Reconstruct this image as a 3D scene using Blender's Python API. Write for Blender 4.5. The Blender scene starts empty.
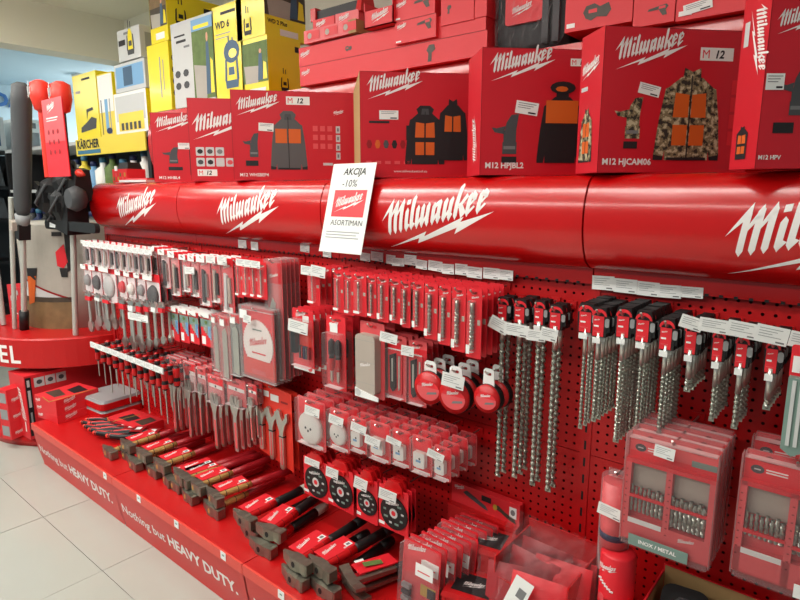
import bpy, math, random
from mathutils import Vector, Matrix
random.seed(7)
sc = bpy.context.scene
COL = sc.collection
# ---------------------------------------------------------------- camera
F = 588.0
PITCH = math.atan(109 / F); YAW = math.radians(39.899)
EYE = Vector((0, -1.5, 1.46))
FW = Vector((-math.sin(YAW) * math.cos(PITCH), math.cos(YAW) * math.cos(PITCH), -math.sin(PITCH)))
RT = Vector((math.cos(YAW), math.sin(YAW), 0)); UP = RT.cross(FW)
cd = bpy.data.cameras.new('camera'); cam = bpy.data.objects.new('camera', cd); COL.objects.link(cam)
cd.sensor_width = 36; cd.lens = F / 800 * 36; cd.clip_start = 0.02
cam.matrix_world = Matrix(((RT.x, UP.x, -FW.x, EYE.x), (RT.y, UP.y, -FW.y, EYE.y), (RT.z, UP.z, -FW.z, EYE.z), (0, 0, 0, 1)))
sc.camera = cam
# ---------------------------------------------------------------- world, exposure, lights
wd = bpy.data.worlds.new('world'); sc.world = wd; wd.use_nodes = True
bg = wd.node_tree.nodes['Background']; bg.inputs[0].default_value = (0.95, 0.98, 1.0, 1); bg.inputs[1].default_value = 0.25
vs = sc.view_settings; vs.view_transform = 'Standard'; vs.look = 'None'; vs.gamma = 1; vs.use_curve_mapping = False
vs.exposure = -0.1

def W(px, py, s):
    """point of the photograph's ray (px, py) at s metres in front of the pegboard plane"""
    d = FW * F + RT * (px - 400) - UP * (py - 300)
    t = (-s - EYE.y) / d.y
    return EYE + d * t
def WZ(px, py, z):
    d = FW * F + RT * (px - 400) - UP * (py - 300)
    return EYE + d * ((z - EYE.z) / d.z)
def WX(px, py, X):
    d = FW * F + RT * (px - 400) - UP * (py - 300)
    return EYE + d * ((X - EYE.x) / d.x)
def xs(px, s, z):
    """x along the wall where image column px meets depth s and height z"""
    lo, hi = -14.0, 3.0
    for _ in range(40):
        m = (lo + hi) / 2; v = Vector((m, -s, z)) - EYE; q = 400 + F * v.dot(RT) / v.dot(FW)
        if q < px: lo = m
        else: hi = m
    return m

# ---------------------------------------------------------------- materials
MATS = {}
def srgb(r, g, b):
    f = lambda c: ((c / 255 + .055) / 1.055) ** 2.4 if c > 10 else c / 255 / 12.92
    return (f(r), f(g), f(b), 1)
def mat(name, col, rough=.5, metal=0, noise=0, nscale=30, bump=0, coat=0, spec=.5, emit=0):
    m = bpy.data.materials.new(name); m.use_nodes = True; nt = m.node_tree; b = nt.nodes['Principled BSDF']
    c = srgb(*col)
    b.inputs['Base Color'].default_value = c; b.inputs['Roughness'].default_value = rough
    b.inputs['Metallic'].default_value = metal; b.inputs['Coat Weight'].default_value = coat
    b.inputs['Coat Roughness'].default_value = .12; b.inputs['Specular IOR Level'].default_value = spec
    if emit: b.inputs['Emission Color'].default_value = c; b.inputs['Emission Strength'].default_value = emit
    if noise or bump:
        tc = nt.nodes.new('ShaderNodeTexCoord'); n = nt.nodes.new('ShaderNodeTexNoise'); n.inputs['Scale'].default_value = nscale; n.inputs['Detail'].default_value = 4
        nt.links.new(tc.outputs['Object'], n.inputs['Vector'])
        if noise:
            mx = nt.nodes.new('ShaderNodeMixRGB'); mx.blend_type = 'MULTIPLY'; mx.inputs[0].default_value = noise; mx.inputs[1].default_value = c
            nt.links.new(n.outputs['Fac'], mx.inputs[2]); nt.links.new(mx.outputs[0], b.inputs['Base Color'])
        if bump:
            bp = nt.nodes.new('ShaderNodeBump'); bp.inputs['Strength'].default_value = bump; bp.inputs['Distance'].default_value = .004
            nt.links.new(n.outputs['Fac'], bp.inputs['Height']); nt.links.new(bp.outputs[0], b.inputs['Normal'])
    MATS[name] = m; return m
def clear(name, tint, fac, rough=.08, bump=0):
    m = bpy.data.materials.new(name); m.use_nodes = True; nt = m.node_tree; nt.nodes.clear()
    o = nt.nodes.new('ShaderNodeOutputMaterial'); mx = nt.nodes.new('ShaderNodeMixShader'); tr = nt.nodes.new('ShaderNodeBsdfTransparent'); gl = nt.nodes.new('ShaderNodeBsdfPrincipled')
    tr.inputs[0].default_value = srgb(*tint); gl.inputs['Base Color'].default_value = srgb(250, 244, 244); gl.inputs['Roughness'].default_value = rough
    lw = nt.nodes.new('ShaderNodeLayerWeight'); lw.inputs[0].default_value = .12; ad = nt.nodes.new('ShaderNodeMath'); ad.operation = 'ADD'; ad.inputs[1].default_value = fac; ad.use_clamp = True
    nt.links.new(lw.outputs['Fresnel'], ad.inputs[0]); nt.links.new(ad.outputs[0], mx.inputs[0]); nt.links.new(tr.outputs[0], mx.inputs[1]); nt.links.new(gl.outputs[0], mx.inputs[2]); nt.links.new(mx.outputs[0], o.inputs[0])
    if bump:
        tc = nt.nodes.new('ShaderNodeTexCoord'); n = nt.nodes.new('ShaderNodeTexNoise'); n.inputs['Scale'].default_value = 22; n.inputs['Detail'].default_value = 3
        bp = nt.nodes.new('ShaderNodeBump'); bp.inputs['Strength'].default_value = bump; bp.inputs['Distance'].default_value = .02
        nt.links.new(tc.outputs['Object'], n.inputs['Vector']); nt.links.new(n.outputs['Fac'], bp.inputs['Height']); nt.links.new(bp.outputs[0], gl.inputs['Normal'])
    MATS[name] = m
mat('hood_red', (196, 10, 12), .24, coat=.3)
mat('peg_red', (192, 10, 14), .42, noise=.12, nscale=14)
mat('shelf_red', (190, 16, 18), .36)
mat('kick_red', (206, 30, 26), .4)
mat('lip_red', (222, 74, 62), .4)
mat('box_red', (204, 24, 40), .42)
mat('carton_red', (222, 42, 50), .5)
mat('card_red', (224, 34, 46), .45)
mat('card_pink', (224, 84, 88), .4)
mat('plastic_red', (200, 20, 24), .35)
mat('dark_red', (150, 16, 22), .45)
mat('grip_red', (165, 22, 32), .45)
mat('orange', (214, 96, 24), .55)
mat('orange_red', (226, 52, 36), .45)
mat('white', (238, 238, 232), .5)
mat('print_white', (240, 236, 232), .5)
mat('paper', (236, 238, 234), .7)
mat('print_grey', (120, 122, 122), .6)
mat('black', (16, 16, 17), .5)
mat('rubber', (26, 27, 28), .6)
mat('print_black', (26, 24, 26), .55)
mat('charcoal', (70, 72, 74), .6)
mat('jacket_grey', (88, 88, 88), .7)
mat('grey', (150, 152, 152), .5)
mat('grey_green', (120, 146, 136), .5)
mat('warm_grey', (176, 164, 152), .55)
mat('light_grey', (200, 202, 200), .5)
mat('pole_grey', (196, 196, 188), .35, metal=.3)
mat('steel', (196, 196, 190), .3, metal=.95)
mat('bit_steel', (186, 188, 176), .32, metal=.88, noise=.3, nscale=90)
mat('hammer_steel', (152, 149, 135), .38, metal=.85, noise=.35, nscale=60)
mat('bright_steel', (214, 214, 206), .3, metal=.8)
mat('wood', (206, 160, 92), .5, noise=.3, nscale=40)
mat('kraft', (176, 142, 92), .75)
mat('yellow', (246, 224, 12), .35, coat=.3)
mat('yellow_pale', (240, 214, 70), .4)
mat('print_blue', (60, 92, 120), .5)
mat('navy', (24, 38, 84), .45)
mat('sky_blue', (120, 170, 210), .5)
mat('leaf', (112, 140, 70), .6, noise=.6, nscale=25)
camo = mat('camo', (150, 140, 104), .7)
_nt = camo.node_tree; _tc = _nt.nodes.new('ShaderNodeTexCoord'); _n = _nt.nodes.new('ShaderNodeTexNoise'); _n.inputs['Scale'].default_value = 75; _n.inputs['Detail'].default_value = 5; _r = _nt.nodes.new('ShaderNodeValToRGB'); _r.color_ramp.interpolation = 'CONSTANT'
_r.color_ramp.elements[0].color = srgb(46, 40, 32); _r.color_ramp.elements[1].position = .45; _r.color_ramp.elements[1].color = srgb(128, 116, 84); _e = _r.color_ramp.elements.new(.56); _e.color = srgb(190, 180, 146)
_nt.links.new(_tc.outputs['Object'], _n.inputs['Vector']); _nt.links.new(_n.outputs['Fac'], _r.inputs[0]); _nt.links.new(_r.outputs[0], _nt.nodes['Principled BSDF'].inputs['Base Color'])
mat('photo_dark', (86, 74, 60), .5, noise=.7, nscale=22)
mat('photo_stone', (186, 180, 168), .5, noise=.3, nscale=9)
mat('photo_earth', (150, 122, 82), .5, noise=.6, nscale=18)
mat('skin', (214, 160, 130), .6)
mat('wall_paint', (226, 226, 214), .8)
mat('ceiling_paint', (236, 234, 220), .85)
mat('far_wall', (196, 218, 228), .8)
mat('shelf_black', (24, 25, 27), .5)
mat('blue', (24, 96, 160), .5)
mat('teal', (60, 120, 150), .5)
mat('tile', (180, 182, 172), .13, noise=.1, nscale=3)
mat('joint', (160, 160, 150), .6)
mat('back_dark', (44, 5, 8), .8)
mat('lamp', (255, 252, 244), .5, emit=9)
mat('gold', (190, 160, 60), .4)
clear('clear', (253, 250, 250), .045, .14)
clear('clear_pink', (246, 222, 222), .07)
clear('clear_grey', (246, 248, 246), .09, .14)
clear('bag', (253, 252, 252), .016, .1, bump=.3)

# ---------------------------------------------------------------- mesh builder
class MB:
    def __init__(s): s.v = []; s.f = []; s.m = []; s.sm = []; s.aid = 0; s.na = 0; s.ai = []
    def add(s, vs_, fs, m, M=None, smooth=False):
        o = len(s.v)
        for p in vs_:
            p = Vector(p); s.v.append(M @ p if M else p)
        for f in fs: s.f.append([o + i for i in f]); s.m.append(m); s.sm.append(smooth)
        s.ai += [s.aid] * (len(s.f) - len(s.ai)); return s
    def box(s, c, d, m, M=None, taper=1.0, fm=None):
        x, y, z = c; a, b, h = d[0] / 2, d[1] / 2, d[2] / 2; t = taper
        v = [(x - a, y - b, z - h), (x + a, y - b, z - h), (x + a, y + b, z - h), (x - a, y + b, z - h), (x - a * t, y - b * t, z + h), (x + a * t, y - b * t, z + h), (x + a * t, y + b * t, z + h), (x - a * t, y + b * t, z + h)]
        fs = [(0, 3, 2, 1), (4, 5, 6, 7), (0, 1, 5, 4), (1, 2, 6, 5), (2, 3, 7, 6), (3, 0, 4, 7)]   # bottom top front right back left
        o = len(s.f); s.add(v, fs, m, M)
        if fm:
            for k, q in fm.items(): s.m[o + {'bottom': 0, 'top': 1, 'front': 2, 'right': 3, 'back': 4, 'left': 5}[k]] = q
        return s
    def rbox(s, c, d, r, m, M=None, n=3, smooth=True):
        """box with rounded vertical-plane (x, z) corners, extruded along y"""
        return s.prism(rrect(d[0], d[2], r, n, c[0], c[2]), c[1] - d[1] / 2, c[1] + d[1] / 2, m, M)
    def prism(s, pts, y0, y1, m, M=None, side=None):
        """polygon in (x, z), counter-clockwise seen from -y, extruded from y0 (front) to y1"""
        n = len(pts)
        v = [(p[0], y0, p[1]) for p in pts] + [(p[0], y1, p[1]) for p in pts]
        s.add(v, [list(range(n)), list(range(2 * n - 1, n - 1, -1))], m, M)
        s.add(v, [(i, i + n, (i + 1) % n + n, (i + 1) % n) for i in range(n)], side or m, M); return s
    def flat(s, pts, y, m, M=None):
        return s.add([(p[0], y, p[1]) for p in pts], [list(range(len(pts)))], m, M)
    def rect(s, x0, x1, z0, z1, y, m, M=None):
        return s.flat([(x0, z0), (x1, z0), (x1, z1), (x0, z1)], y, m, M)
    def art(s, a, x, z, w, y, m, M=None, h=None):
        """2D artwork (verts, faces) placed with its left-bottom at (x, z), scaled to width w (or height h)"""
        v, f, aw, ah = a; k = (h / ah) if h else w / aw
        s.aid = s.na; s.na += 1; s.add([(x + p[0] * k, y, z + p[1] * k) for p in v], f, m, M); s.aid = 0; return s
    def pieces(s):
        """one builder per line of lettering"""
        s.ai += [0] * (len(s.f) - len(s.ai)); out = []
        for a in range(s.na):
            q = MB(); q.v = s.v
            for f, m, sm, i in zip(s.f, s.m, s.sm, s.ai):
                if i == a: q.f.append(f); q.m.append(m); q.sm.append(sm)
            used = sorted({i for f in q.f for i in f}); mp = {u: k for k, u in enumerate(used)}
            q.v = [s.v[u] for u in used]; q.f = [[mp[i] for i in f] for f in q.f]; out.append(q)
        return out
    def lathe(s, prof, m, M=None, n=12, smooth=True, a0=0, a1=None, mats=None):
        full = a1 is None; a1 = a0 + 2 * math.pi if full else a1; k = n if full else n + 1
        v = [(r * math.cos(a0 + (a1 - a0) * i / n), r * math.sin(a0 + (a1 - a0) * i / n), z) for r, z in prof for i in range(k)]
        for j in range(len(prof) - 1):
            fs = [(j * k + i, j * k + (i + 1) % k, (j + 1) * k + (i + 1) % k, (j + 1) * k + i) for i in range(n)]
            o = len(s.v)
            if j == 0: s.add(v, fs, mats[0] if mats else m, M, smooth); base = o
            else:
                for f in fs: s.f.append([base + i for i in f]); s.m.append(mats[j] if mats else m); s.sm.append(smooth)
        if full:
            for j, rev in ((0, True), (len(prof) - 1, False)):
                if prof[j][0] > 1e-6:
                    f = [base + j * k + i for i in range(n)]
                    s.f.append(f[::-1] if rev else f); s.m.append(mats[min(j, len(prof) - 2)] if mats else m); s.sm.append(False)
        return s
    def tube(s, path, r, m, n=8, M=None, caps=True, smooth=True):
        P = [Vector(p) for p in path]; R = r if isinstance(r, (list, tuple)) else [r] * len(P)
        v = []; ref = None
        for i, p in enumerate(P):
            t = (P[min(i + 1, len(P) - 1)] - P[max(i - 1, 0)]).normalized()
            if ref is None: ref = Vector((0, 0, 1)) if abs(t.z) < .9 else Vector((1, 0, 0))
            a = t.cross(ref).normalized(); b = t.cross(a); ref = -b if False else ref
            for k in range(n):
                q = 2 * math.pi * k / n; v.append(p + (a * math.cos(q) + b * math.sin(q)) * R[i])
        fs = [(i * n + k, (i + 1) * n + k, (i + 1) * n + (k + 1) % n, i * n + (k + 1) % n) for i in range(len(P) - 1) for k in range(n)]
        s.add(v, fs, m, M, smooth)
        if caps: s.add(v, [list(range(n)), list(range((len(P) - 1) * n, len(P) * n))[::-1]], m, M)
        return s
    def twist(s, z0, z1, r, m, pitch=.02, n=8, M=None, x=0, y=0, depth=.62, step=7):
        """fluted drill body from z0 (top) down to z1"""
        L = z0 - z1; k = max(4, int(L / pitch * step)); v = []
        for i in range(k + 1):
            z = z0 - L * i / k; ph = 2 * math.pi * (L * i / k) / pitch
            for j in range(n):
                a = 2 * math.pi * j / n; rr = r * (1 if j % (n // 2) < n // 4 else depth)
                v.append((x + rr * math.cos(a + ph), y + rr * math.sin(a + ph), z))
        fs = [(i * n + j, i * n + (j + 1) % n, (i + 1) * n + (j + 1) % n, (i + 1) * n + j) for i in range(k) for j in range(n)]
        o = len(v); v.append((x, y, z1 - r * .8))
        fs += [(k * n + j, k * n + (j + 1) % n, o) for j in range(n)]
        return s.add(v, fs, m, M)
    def mesh(s, name):
        me = bpy.data.meshes.new(name)
        me.from_pydata([tuple(p) for p in s.v], [], s.f)
        names = list(dict.fromkeys(s.m))
        for q in names: me.materials.append(MATS[q])
        idx = {q: i for i, q in enumerate(names)}
        me.polygons.foreach_set('material_index', [idx[q] for q in s.m])
        me.polygons.foreach_set('use_smooth', s.sm)
        me.update(); return me
def rrect(w, h, r, n=3, cx=0, cz=0):
    out = []
    for (sx, sz, a) in ((1, -1, -90), (1, 1, 0), (-1, 1, 90), (-1, -1, 180)):
        for i in range(n + 1):
            t = math.radians(a + 90 * i / n); out.append((cx + sx * (w / 2 - r) + r * math.cos(t), cz + sz * (h / 2 - r) + r * math.sin(t)))
    return out
def ell(cx, cz, rx, rz, n=16, a0=0, a1=360):
    k = n if a1 - a0 == 360 else n + 1
    return [(cx + rx * math.cos(math.radians(a0 + (a1 - a0) * i / n)), cz + rz * math.sin(math.radians(a0 + (a1 - a0) * i / n))) for i in range(k)]
def RZ(a): return Matrix.Rotation(math.radians(a), 4, 'Z')
def RX(a): return Matrix.Rotation(math.radians(a), 4, 'X')
def RY(a): return Matrix.Rotation(math.radians(a), 4, 'Y')
def TR(x, y, z): return Matrix.Translation((x, y, z))

# ---------------------------------------------------------------- objects
def tag(o, label=None, cat=None, group=None, kind=None):
    if label: o['label'] = label
    if cat: o['category'] = cat
    if group: o['group'] = group
    if kind: o['kind'] = kind
    return o
def ob(name, mesh, parent=None, loc=(0, 0, 0), rot=(0, 0, 0)):
    o = bpy.data.objects.new(name, mesh); COL.objects.link(o); o.parent = parent
    o.location = loc; o.rotation_euler = rot; return o
def struct(name, mb, parent=None):
    o = ob(name, mb.mesh(name), parent)
    if not parent: o['kind'] = 'structure'
    return o
class T:
    """a kind of thing: named parts (and sub-parts) that any number of copies share"""
    def __init__(s): s.p = []; s.done = False
    def part(s, name, sub=None, label=None):
        mb = MB(); s.p.append([name, mb, sub, label, None]); return mb
    def place(s, name, label, cat, loc, rot=(0, 0, 0), group=None, kind=None, skip=()):
        if not s.done:
            s.done = True; host = next((q[0] for q in s.p if q[0] in ('carton', 'card', 'sheet', 'tray', 'sleeve')), None); out = []
            for q in s.p:
                if host and q[2] is None and q[0] in ('lettering', 'picture', 'badge', 'price_sticker', 'sticker', 'icon_grid', 'yellow_line', 'spine', 'icons', 'lining', 'label', 'red_panel'): q[2] = host
                if q[0] == 'lettering' and q[1].na > 1: out += [[q[0], b, q[2], q[3], None] for b in q[1].pieces()]
                else: out.append(q)
            s.p = sorted(out, key=lambda q: q[2] is not None)
        for q in s.p:
            if q[4] is None: q[4] = q[1].mesh(q[0])
        if len(s.p) == 1:
            o = ob(name, s.p[0][4], None, loc, rot); return tag(o, label, cat, group, kind)
        root = ob(name, None, None, loc, rot); root.empty_display_size = .02; tag(root, label, cat, group, kind); made = {}
        for nm, mb, sub, lab, me in s.p:
            if nm in skip: continue
            c = ob(nm, me, made.get(sub, root))
            if lab: c['label'] = lab
            made[nm] = c
        return root
def one(name, mb, label, cat, group=None, loc=(0, 0, 0), rot=(0, 0, 0), kind=None):
    return tag(ob(name, mb.mesh(name), None, loc, rot), label, cat, group, kind)
ORD = 'zeroth first second third fourth fifth sixth seventh eighth ninth tenth eleventh twelfth thirteenth fourteenth fifteenth sixteenth seventeenth eighteenth nineteenth twentieth'.split()
def dep(k): return 'frontmost' if k == 0 else ORD[k + 1] + ' from front'

# ---------------------------------------------------------------- lettering
def text_art(txt, bold=0.0, shear=0.0, space=1.0):
    cu = bpy.data.curves.new('t', 'FONT'); cu.body = txt; cu.size = 1; cu.offset = bold; cu.shear = shear; cu.resolution_u = 2; cu.space_character = space; cu.fill_mode = 'FRONT'
    o = bpy.data.objects.new('t', cu); COL.objects.link(o); bpy.context.view_layer.update()
    me = o.evaluated_get(bpy.context.evaluated_depsgraph_get()).to_mesh()
    v = [(p.co.x, p.co.y) for p in me.vertices]; f = [list(p.vertices) for p in me.polygons]
    fl = []
    for q in f:
        ar = sum(v[q[i]][0] * v[q[(i + 1) % len(q)]][1] - v[q[(i + 1) % len(q)]][0] * v[q[i]][1] for i in range(len(q)))
        fl.append(q if ar > 0 else q[::-1])
    bpy.data.objects.remove(o); bpy.data.curves.remove(cu)
    x0 = min(p[0] for p in v); y0 = min(p[1] for p in v); x1 = max(p[0] for p in v); y1 = max(p[1] for p in v)
    return ([(p[0] - x0, p[1] - y0) for p in v], fl, x1 - x0, y1 - y0)
TX = {}
def tx(t, bold=.02, shear=0.0, space=1.0):
    k = (t, bold, shear, space)
    if k not in TX: TX[k] = text_art(*k)
    return TX[k]
def make_logo(bolt=True):
    w = .3; P = []
    def st(x, h, y0=0, foot=True, ww=w):
        P.append([(x, y0 + .12), (x + ww * .55, y0 - .08), (x + ww, y0 + .1), (x + ww, h - .06), (x + ww * .5, h + .08), (x, h - .1)])
    H = 1.62
    # M with swash
    P.append([(-.62, .72), (.26, H + .12), (.3, 1.2), (.0, 1.12)])
    st(.0, 1.42); st(.52, 1.5); st(1.04, 1.45)
    P.append([(.28, 1.0), (.72, H), (.82, 1.3), (.52, 1.22), (.28, .78)])
    P.append([(.8, 1.0), (1.22, H), (1.34, 1.36), (1.04, 1.22), (.8, .78)])
    x = 1.55
    st(x, 1.0); P.append([(x, 1.22), (x + .3, 1.22), (x + .3, 1.46), (x, 1.46)]); P.append([(x + .15, -.06), (x + .48, .22), (x + .3, .3)])      # i
    x = 2.02; st(x, 1.55); P.append([(x + .15, -.06), (x + .48, .22), (x + .3, .3)])       # l
    x = 2.5; st(x, 1.0); st(x + .44, 1.0); st(x + .88, 1.0); P.append([(x + .1, -.06), (x + .46, .26), (x + .46, .5), (x + .28, .32)]); P.append([(x + .54, -.06), (x + .9, .26), (x + .9, .5), (x + .72, .32)])   # w
    x = 3.86; st(x, .92); st(x + .44, 1.0); P.append([(x + .02, .8), (x + .5, 1.06), (x + .5, .82), (x + .25, .66)]); P.append([(x + .1, -.06), (x + .46, .26), (x + .46, .5), (x + .28, .32)]); P.append([(x + .56, -.06), (x + .84, .22), (x + .72, .3)])   # a
    x = 4.78; st(x, 1.0); st(x + .44, 1.0); P.append([(x + .1, -.06), (x + .46, .26), (x + .46, .5), (x + .28, .32)]); P.append([(x + .56, -.06), (x + .84, .22), (x + .72, .3)])   # u
    x = 5.7; st(x, 1.55); P.append([(x + .28, .42), (x + .72, 1.06), (x + .92, .86), (x + .5, .44)]); P.append([(x + .26, .62), (x + .62, -.08), (x + .98, .16), (x + .5, .66)])  # k
    for x in (6.62, 7.42):
        st(x, .96); P.append([(x + .1, .84), (x + .34, 1.08), (x + .64, .86), (x + .64, .6), (x + .4, .84), (x + .2, .74)]); P.append([(x + .62, .64), (x + .22, .34), (x + .24, .5), (x + .42, .68)]); P.append([(x + .12, -.06), (x + .68, .3), (x + .56, .38), (x + .28, .22)])
    k = 1 / 8.7; pts = []; faces = []
    for poly in P:
        o = len(pts); q = [((a + .22 * b) * k * 1.04, b * k * .172 / .115) for a, b in poly]
        q = [(a, b + .235 * a) for a, b in q]
        ar = sum(q[i][0] * q[(i + 1) % len(q)][1] - q[(i + 1) % len(q)][0] * q[i][1] for i in range(len(q)))
        if ar < 0: q = q[::-1]
        pts += q; faces.append(list(range(o, o + len(q))))
    if bolt:
        z = [(-.04, -.14), (.33, -.017), (.30, -.07), (.72, .09), (.69, .035), (1.05, .225), (.753, .136), (.785, .178), (.385, 0), (.415, .045)]   # tipL u2 v2 u1 v1 tipR d2 p2 d1 p1
        o = len(pts); pts += z
        for q in ((0, 1, 8, 9), (1, 2, 8), (2, 3, 7, 8), (3, 4, 5, 6), (3, 6, 7)): faces.append([o + i for i in q])
    x0 = min(p[0] for p in pts); y0 = min(p[1] for p in pts); x1 = max(p[0] for p in pts); y1 = max(p[1] for p in pts)
    return ([(p[0] - x0, p[1] - y0) for p in pts], faces, x1 - x0, y1 - y0)
LOGO = make_logo(); WORD = make_logo(False)
# ---------------------------------------------------------------- ceiling lights of the shop
def tube_light(x, y, L, ang, z, power, n):
    t = T(); b = t.part('housing'); b.box((0, 0, .03), (L, .16, .05), 'white'); b.box((0, -.075, -.005), (L, .01, .03), 'white'); b.box((0, .075, -.005), (L, .01, .03), 'white')
    for q in (-.035, .035):
        g = t.part('fluorescent_tube'); g.tube([(-L / 2 + .03, q, -.01), (L / 2 - .03, q, -.01)], .013, 'lamp', 10)
    t.place('ceiling_light', n, 'lamp', (x, y, z), (0, 0, math.radians(ang)), 'fluorescent ceiling fittings')
    l = bpy.data.lights.new('ceiling_light_glow', 'AREA'); l.shape = 'RECTANGLE'; l.size = L; l.size_y = .14; l.energy = power; l.color = (1, .985, .95)
    o = bpy.data.objects.new('ceiling_light_glow', l); COL.objects.link(o); o.location = (x, y, z - .04); o.rotation_euler = (0, 0, math.radians(ang))
def bare_glow(x, y, z, power):
    l = bpy.data.lights.new('added_fill_glow', 'POINT'); l.energy = power; l.shadow_soft_size = .18; l.color = (1, .98, .94)
    o = bpy.data.objects.new('added_fill_glow', l); COL.objects.link(o); o.location = (x, y, z)
for q in ((-2.5, -1.25, 2.45, 7), (-3.9, -1.25, 2.45, 7), (-.9, -1.25, 2.45, 4), (-6.6, -.75, 2.45, 6), (-6.8, 1.9, 2.3, 26)): bare_glow(*q)      # added fill: bare-tube spill sideways and up; the last brightens the far wall
for i, (x, y, L, a, p) in enumerate(((-.9, -1.25, 1.5, 0, 13), (-2.5, -1.25, 1.5, 0, 21), (-4.1, -1.25, 1.5, 0, 20), (-.9, -2.9, 1.5, 0, 20), (-2.5, -2.9, 1.5, 0, 38), (-4.1, -2.9, 1.5, 0, 36), (-6.6, -1.6, 1.5, 90, 22), (-6.8, 1.9, 1.2, 90, 45), (-3.3, -.5, 1.2, 0, 4))):
    tube_light(x, y, L, a, 2.70 if i not in (6, 7) else 2.62, p, ['fluorescent ceiling fitting above the right end of the red shelving', 'fluorescent ceiling fitting above the middle of the red shelving', 'fluorescent ceiling fitting above the left end of the red shelving', 'fluorescent ceiling fitting across the aisle at the near end', 'fluorescent ceiling fitting across the aisle at its middle', 'fluorescent ceiling fitting across the aisle at the far end', 'fluorescent ceiling fitting in the far room near the aisle', 'added fluorescent ceiling fitting hidden behind the yellow cartons to brighten the far wall', 'short fluorescent ceiling fitting in front of the yellow cartons'][i])  # far-room fitting behind the yellow cartons is added, to brighten the far wall

# ---------------------------------------------------------------- room
m = MB(); m.box((-3, -1.25, -.06), (15, 8.8, .1), 'joint'); floor = struct('floor', m)
tm = MB(); tm.box((0, 0, -.006), (.5975, .5975, .012), 'tile'); tile = tm.mesh('tile')
for i in range(-16, 3):
    for j in range(-7, 3):
        o = ob('tile', tile, floor, (-.12 + i * .6, -.36 + j * .6, .0015 * random.random() - .001))
m = MB(); m.box((-1.7, -1.6, 2.81), (6.16, 8, .1), 'ceiling_paint'); struct('ceiling', m)
m = MB(); m.box((-4.88, -1.6, 2.605), (.2, 8, .31), 'ceiling_paint'); struct('trim_1', m)          # the dropped beam
m = MB(); m.box((-6.6, -1.25, 2.72), (3.2, 8.7, .1), 'far_wall'); struct('ceiling_far', m)
m = MB(); m.box((-1.4, .92, 1.4), (7.2, .1, 2.8), 'wall_paint'); struct('wall_back', m)
m = MB(); m.box((-6.55, 3.05, 1.4), (3.3, .1, 2.8), 'far_wall'); struct('wall_far_back', m)
m = MB(); m.box((-4.95, 1.98, 1.4), (.1, 2.04, 2.8), 'far_wall'); struct('wall_return', m)
m = MB(); m.box((-8.15, -1.25, 1.4), (.1, 8.7, 2.8), 'far_wall'); struct('wall_far', m)

# ---------------------------------------------------------------- red shelving, bay by bay
BW = .94; X0 = -.585; ZS = .245
SEAM = .745
def peg_mesh(w, h, pitch=.025, r=.0040):
    mb = MB(); nx = int(w / pitch); nz = int(h / pitch); ox = (w - nx * pitch) / 2; oz = (h - nz * pitch) / 2
    for i in range(nx):
        for j in range(nz):
            cx, cz, p = ox + (i + .5) * pitch, oz + (j + .5) * pitch, pitch / 2
            v = [(cx - p, 0, cz - p), (cx + p, 0, cz - p), (cx + p, 0, cz + p), (cx - p, 0, cz + p)] + [(cx + r * math.cos(a), 0, cz + r * math.sin(a)) for a in [math.radians(225 + 90 * k) for k in range(4)]]
            rm = [(cx + r * math.cos(a), 0, cz + r * math.sin(a)) for a in [math.radians(270 + 90 * k) for k in range(4)]]
            v += rm
            mb.add(v, [(0, 1, 5, 8, 4), (1, 2, 6, 9, 5), (2, 3, 7, 10, 6), (3, 0, 4, 11, 7)], 'peg_red')
    for a, b, c, d in ((0, ox, 0, h), (w - ox, w, 0, h), (ox, w - ox, 0, oz), (ox, w - ox, h - oz, h)):
        if b - a > 1e-5 and d - c > 1e-5: mb.rect(a, b, c, d, 0, 'peg_red')
    for a, b, c, d in ((0, 0, 0, h), (w, w, 0, h)): mb.add([(a, 0, c), (a, .012, c), (a, .012, d), (a, 0, d)], [(0, 1, 2, 3)], 'peg_red')
    mb.add([(0, 0, h), (w, 0, h), (w, .012, h), (0, .012, h)], [(0, 1, 2, 3)], 'peg_red')
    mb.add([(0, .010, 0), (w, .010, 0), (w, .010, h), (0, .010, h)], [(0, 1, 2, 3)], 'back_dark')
    return mb.mesh('pegboard_panel')
PW = BW - .03
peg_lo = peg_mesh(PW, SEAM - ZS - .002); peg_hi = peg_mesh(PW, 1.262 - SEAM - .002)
# hood profile: (s, z) from the lower edge over the bulge to the flat top
HP = [(.018, 1.262), (.045, 1.268), (.075, 1.288), (.092, 1.318), (.102, 1.352), (.105, 1.388), (.102, 1.424), (.092, 1.456), (.078, 1.482), (.052, 1.497), (.02, 1.502), (-.12, 1.502)]
HL = [0]
for a, b in zip(HP, HP[1:]): HL.append(HL[-1] + math.hypot(a[0] - b[0], a[1] - b[1]))
def hood_pt(x, l, off=.0008):
    for i in range(len(HL) - 1):
        if l <= HL[i + 1] or i == len(HL) - 2:
            t = (l - HL[i]) / (HL[i + 1] - HL[i]); a, b = HP[i], HP[i + 1]
            ds, dz = b[0] - a[0], b[1] - a[1]; L = math.hypot(ds, dz)
            s = a[0] + ds * t + off * dz / L; z = a[1] + dz * t - off * ds / L
            return (x, -s, z)
def smooth_profile(P, n=3):
    out = []
    for i in range(len(P) - 1):
        p0, p1, p2, p3 = P[max(i - 1, 0)], P[i], P[i + 1], P[min(i + 2, len(P) - 1)]
        for k in range(n):
            t = k / n
            out.append(tuple(.5 * (2 * p1[q] + (p2[q] - p0[q]) * t + (2 * p0[q] - 5 * p1[q] + 4 * p2[q] - p3[q]) * t * t + (3 * p1[q] - p0[q] - 3 * p2[q] + p3[q]) * t ** 3) for q in (0, 1)))
    return out + [P[-1]]
HP = smooth_profile(HP[:-1]) + [HP[-1]]
HL = [0]
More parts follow.
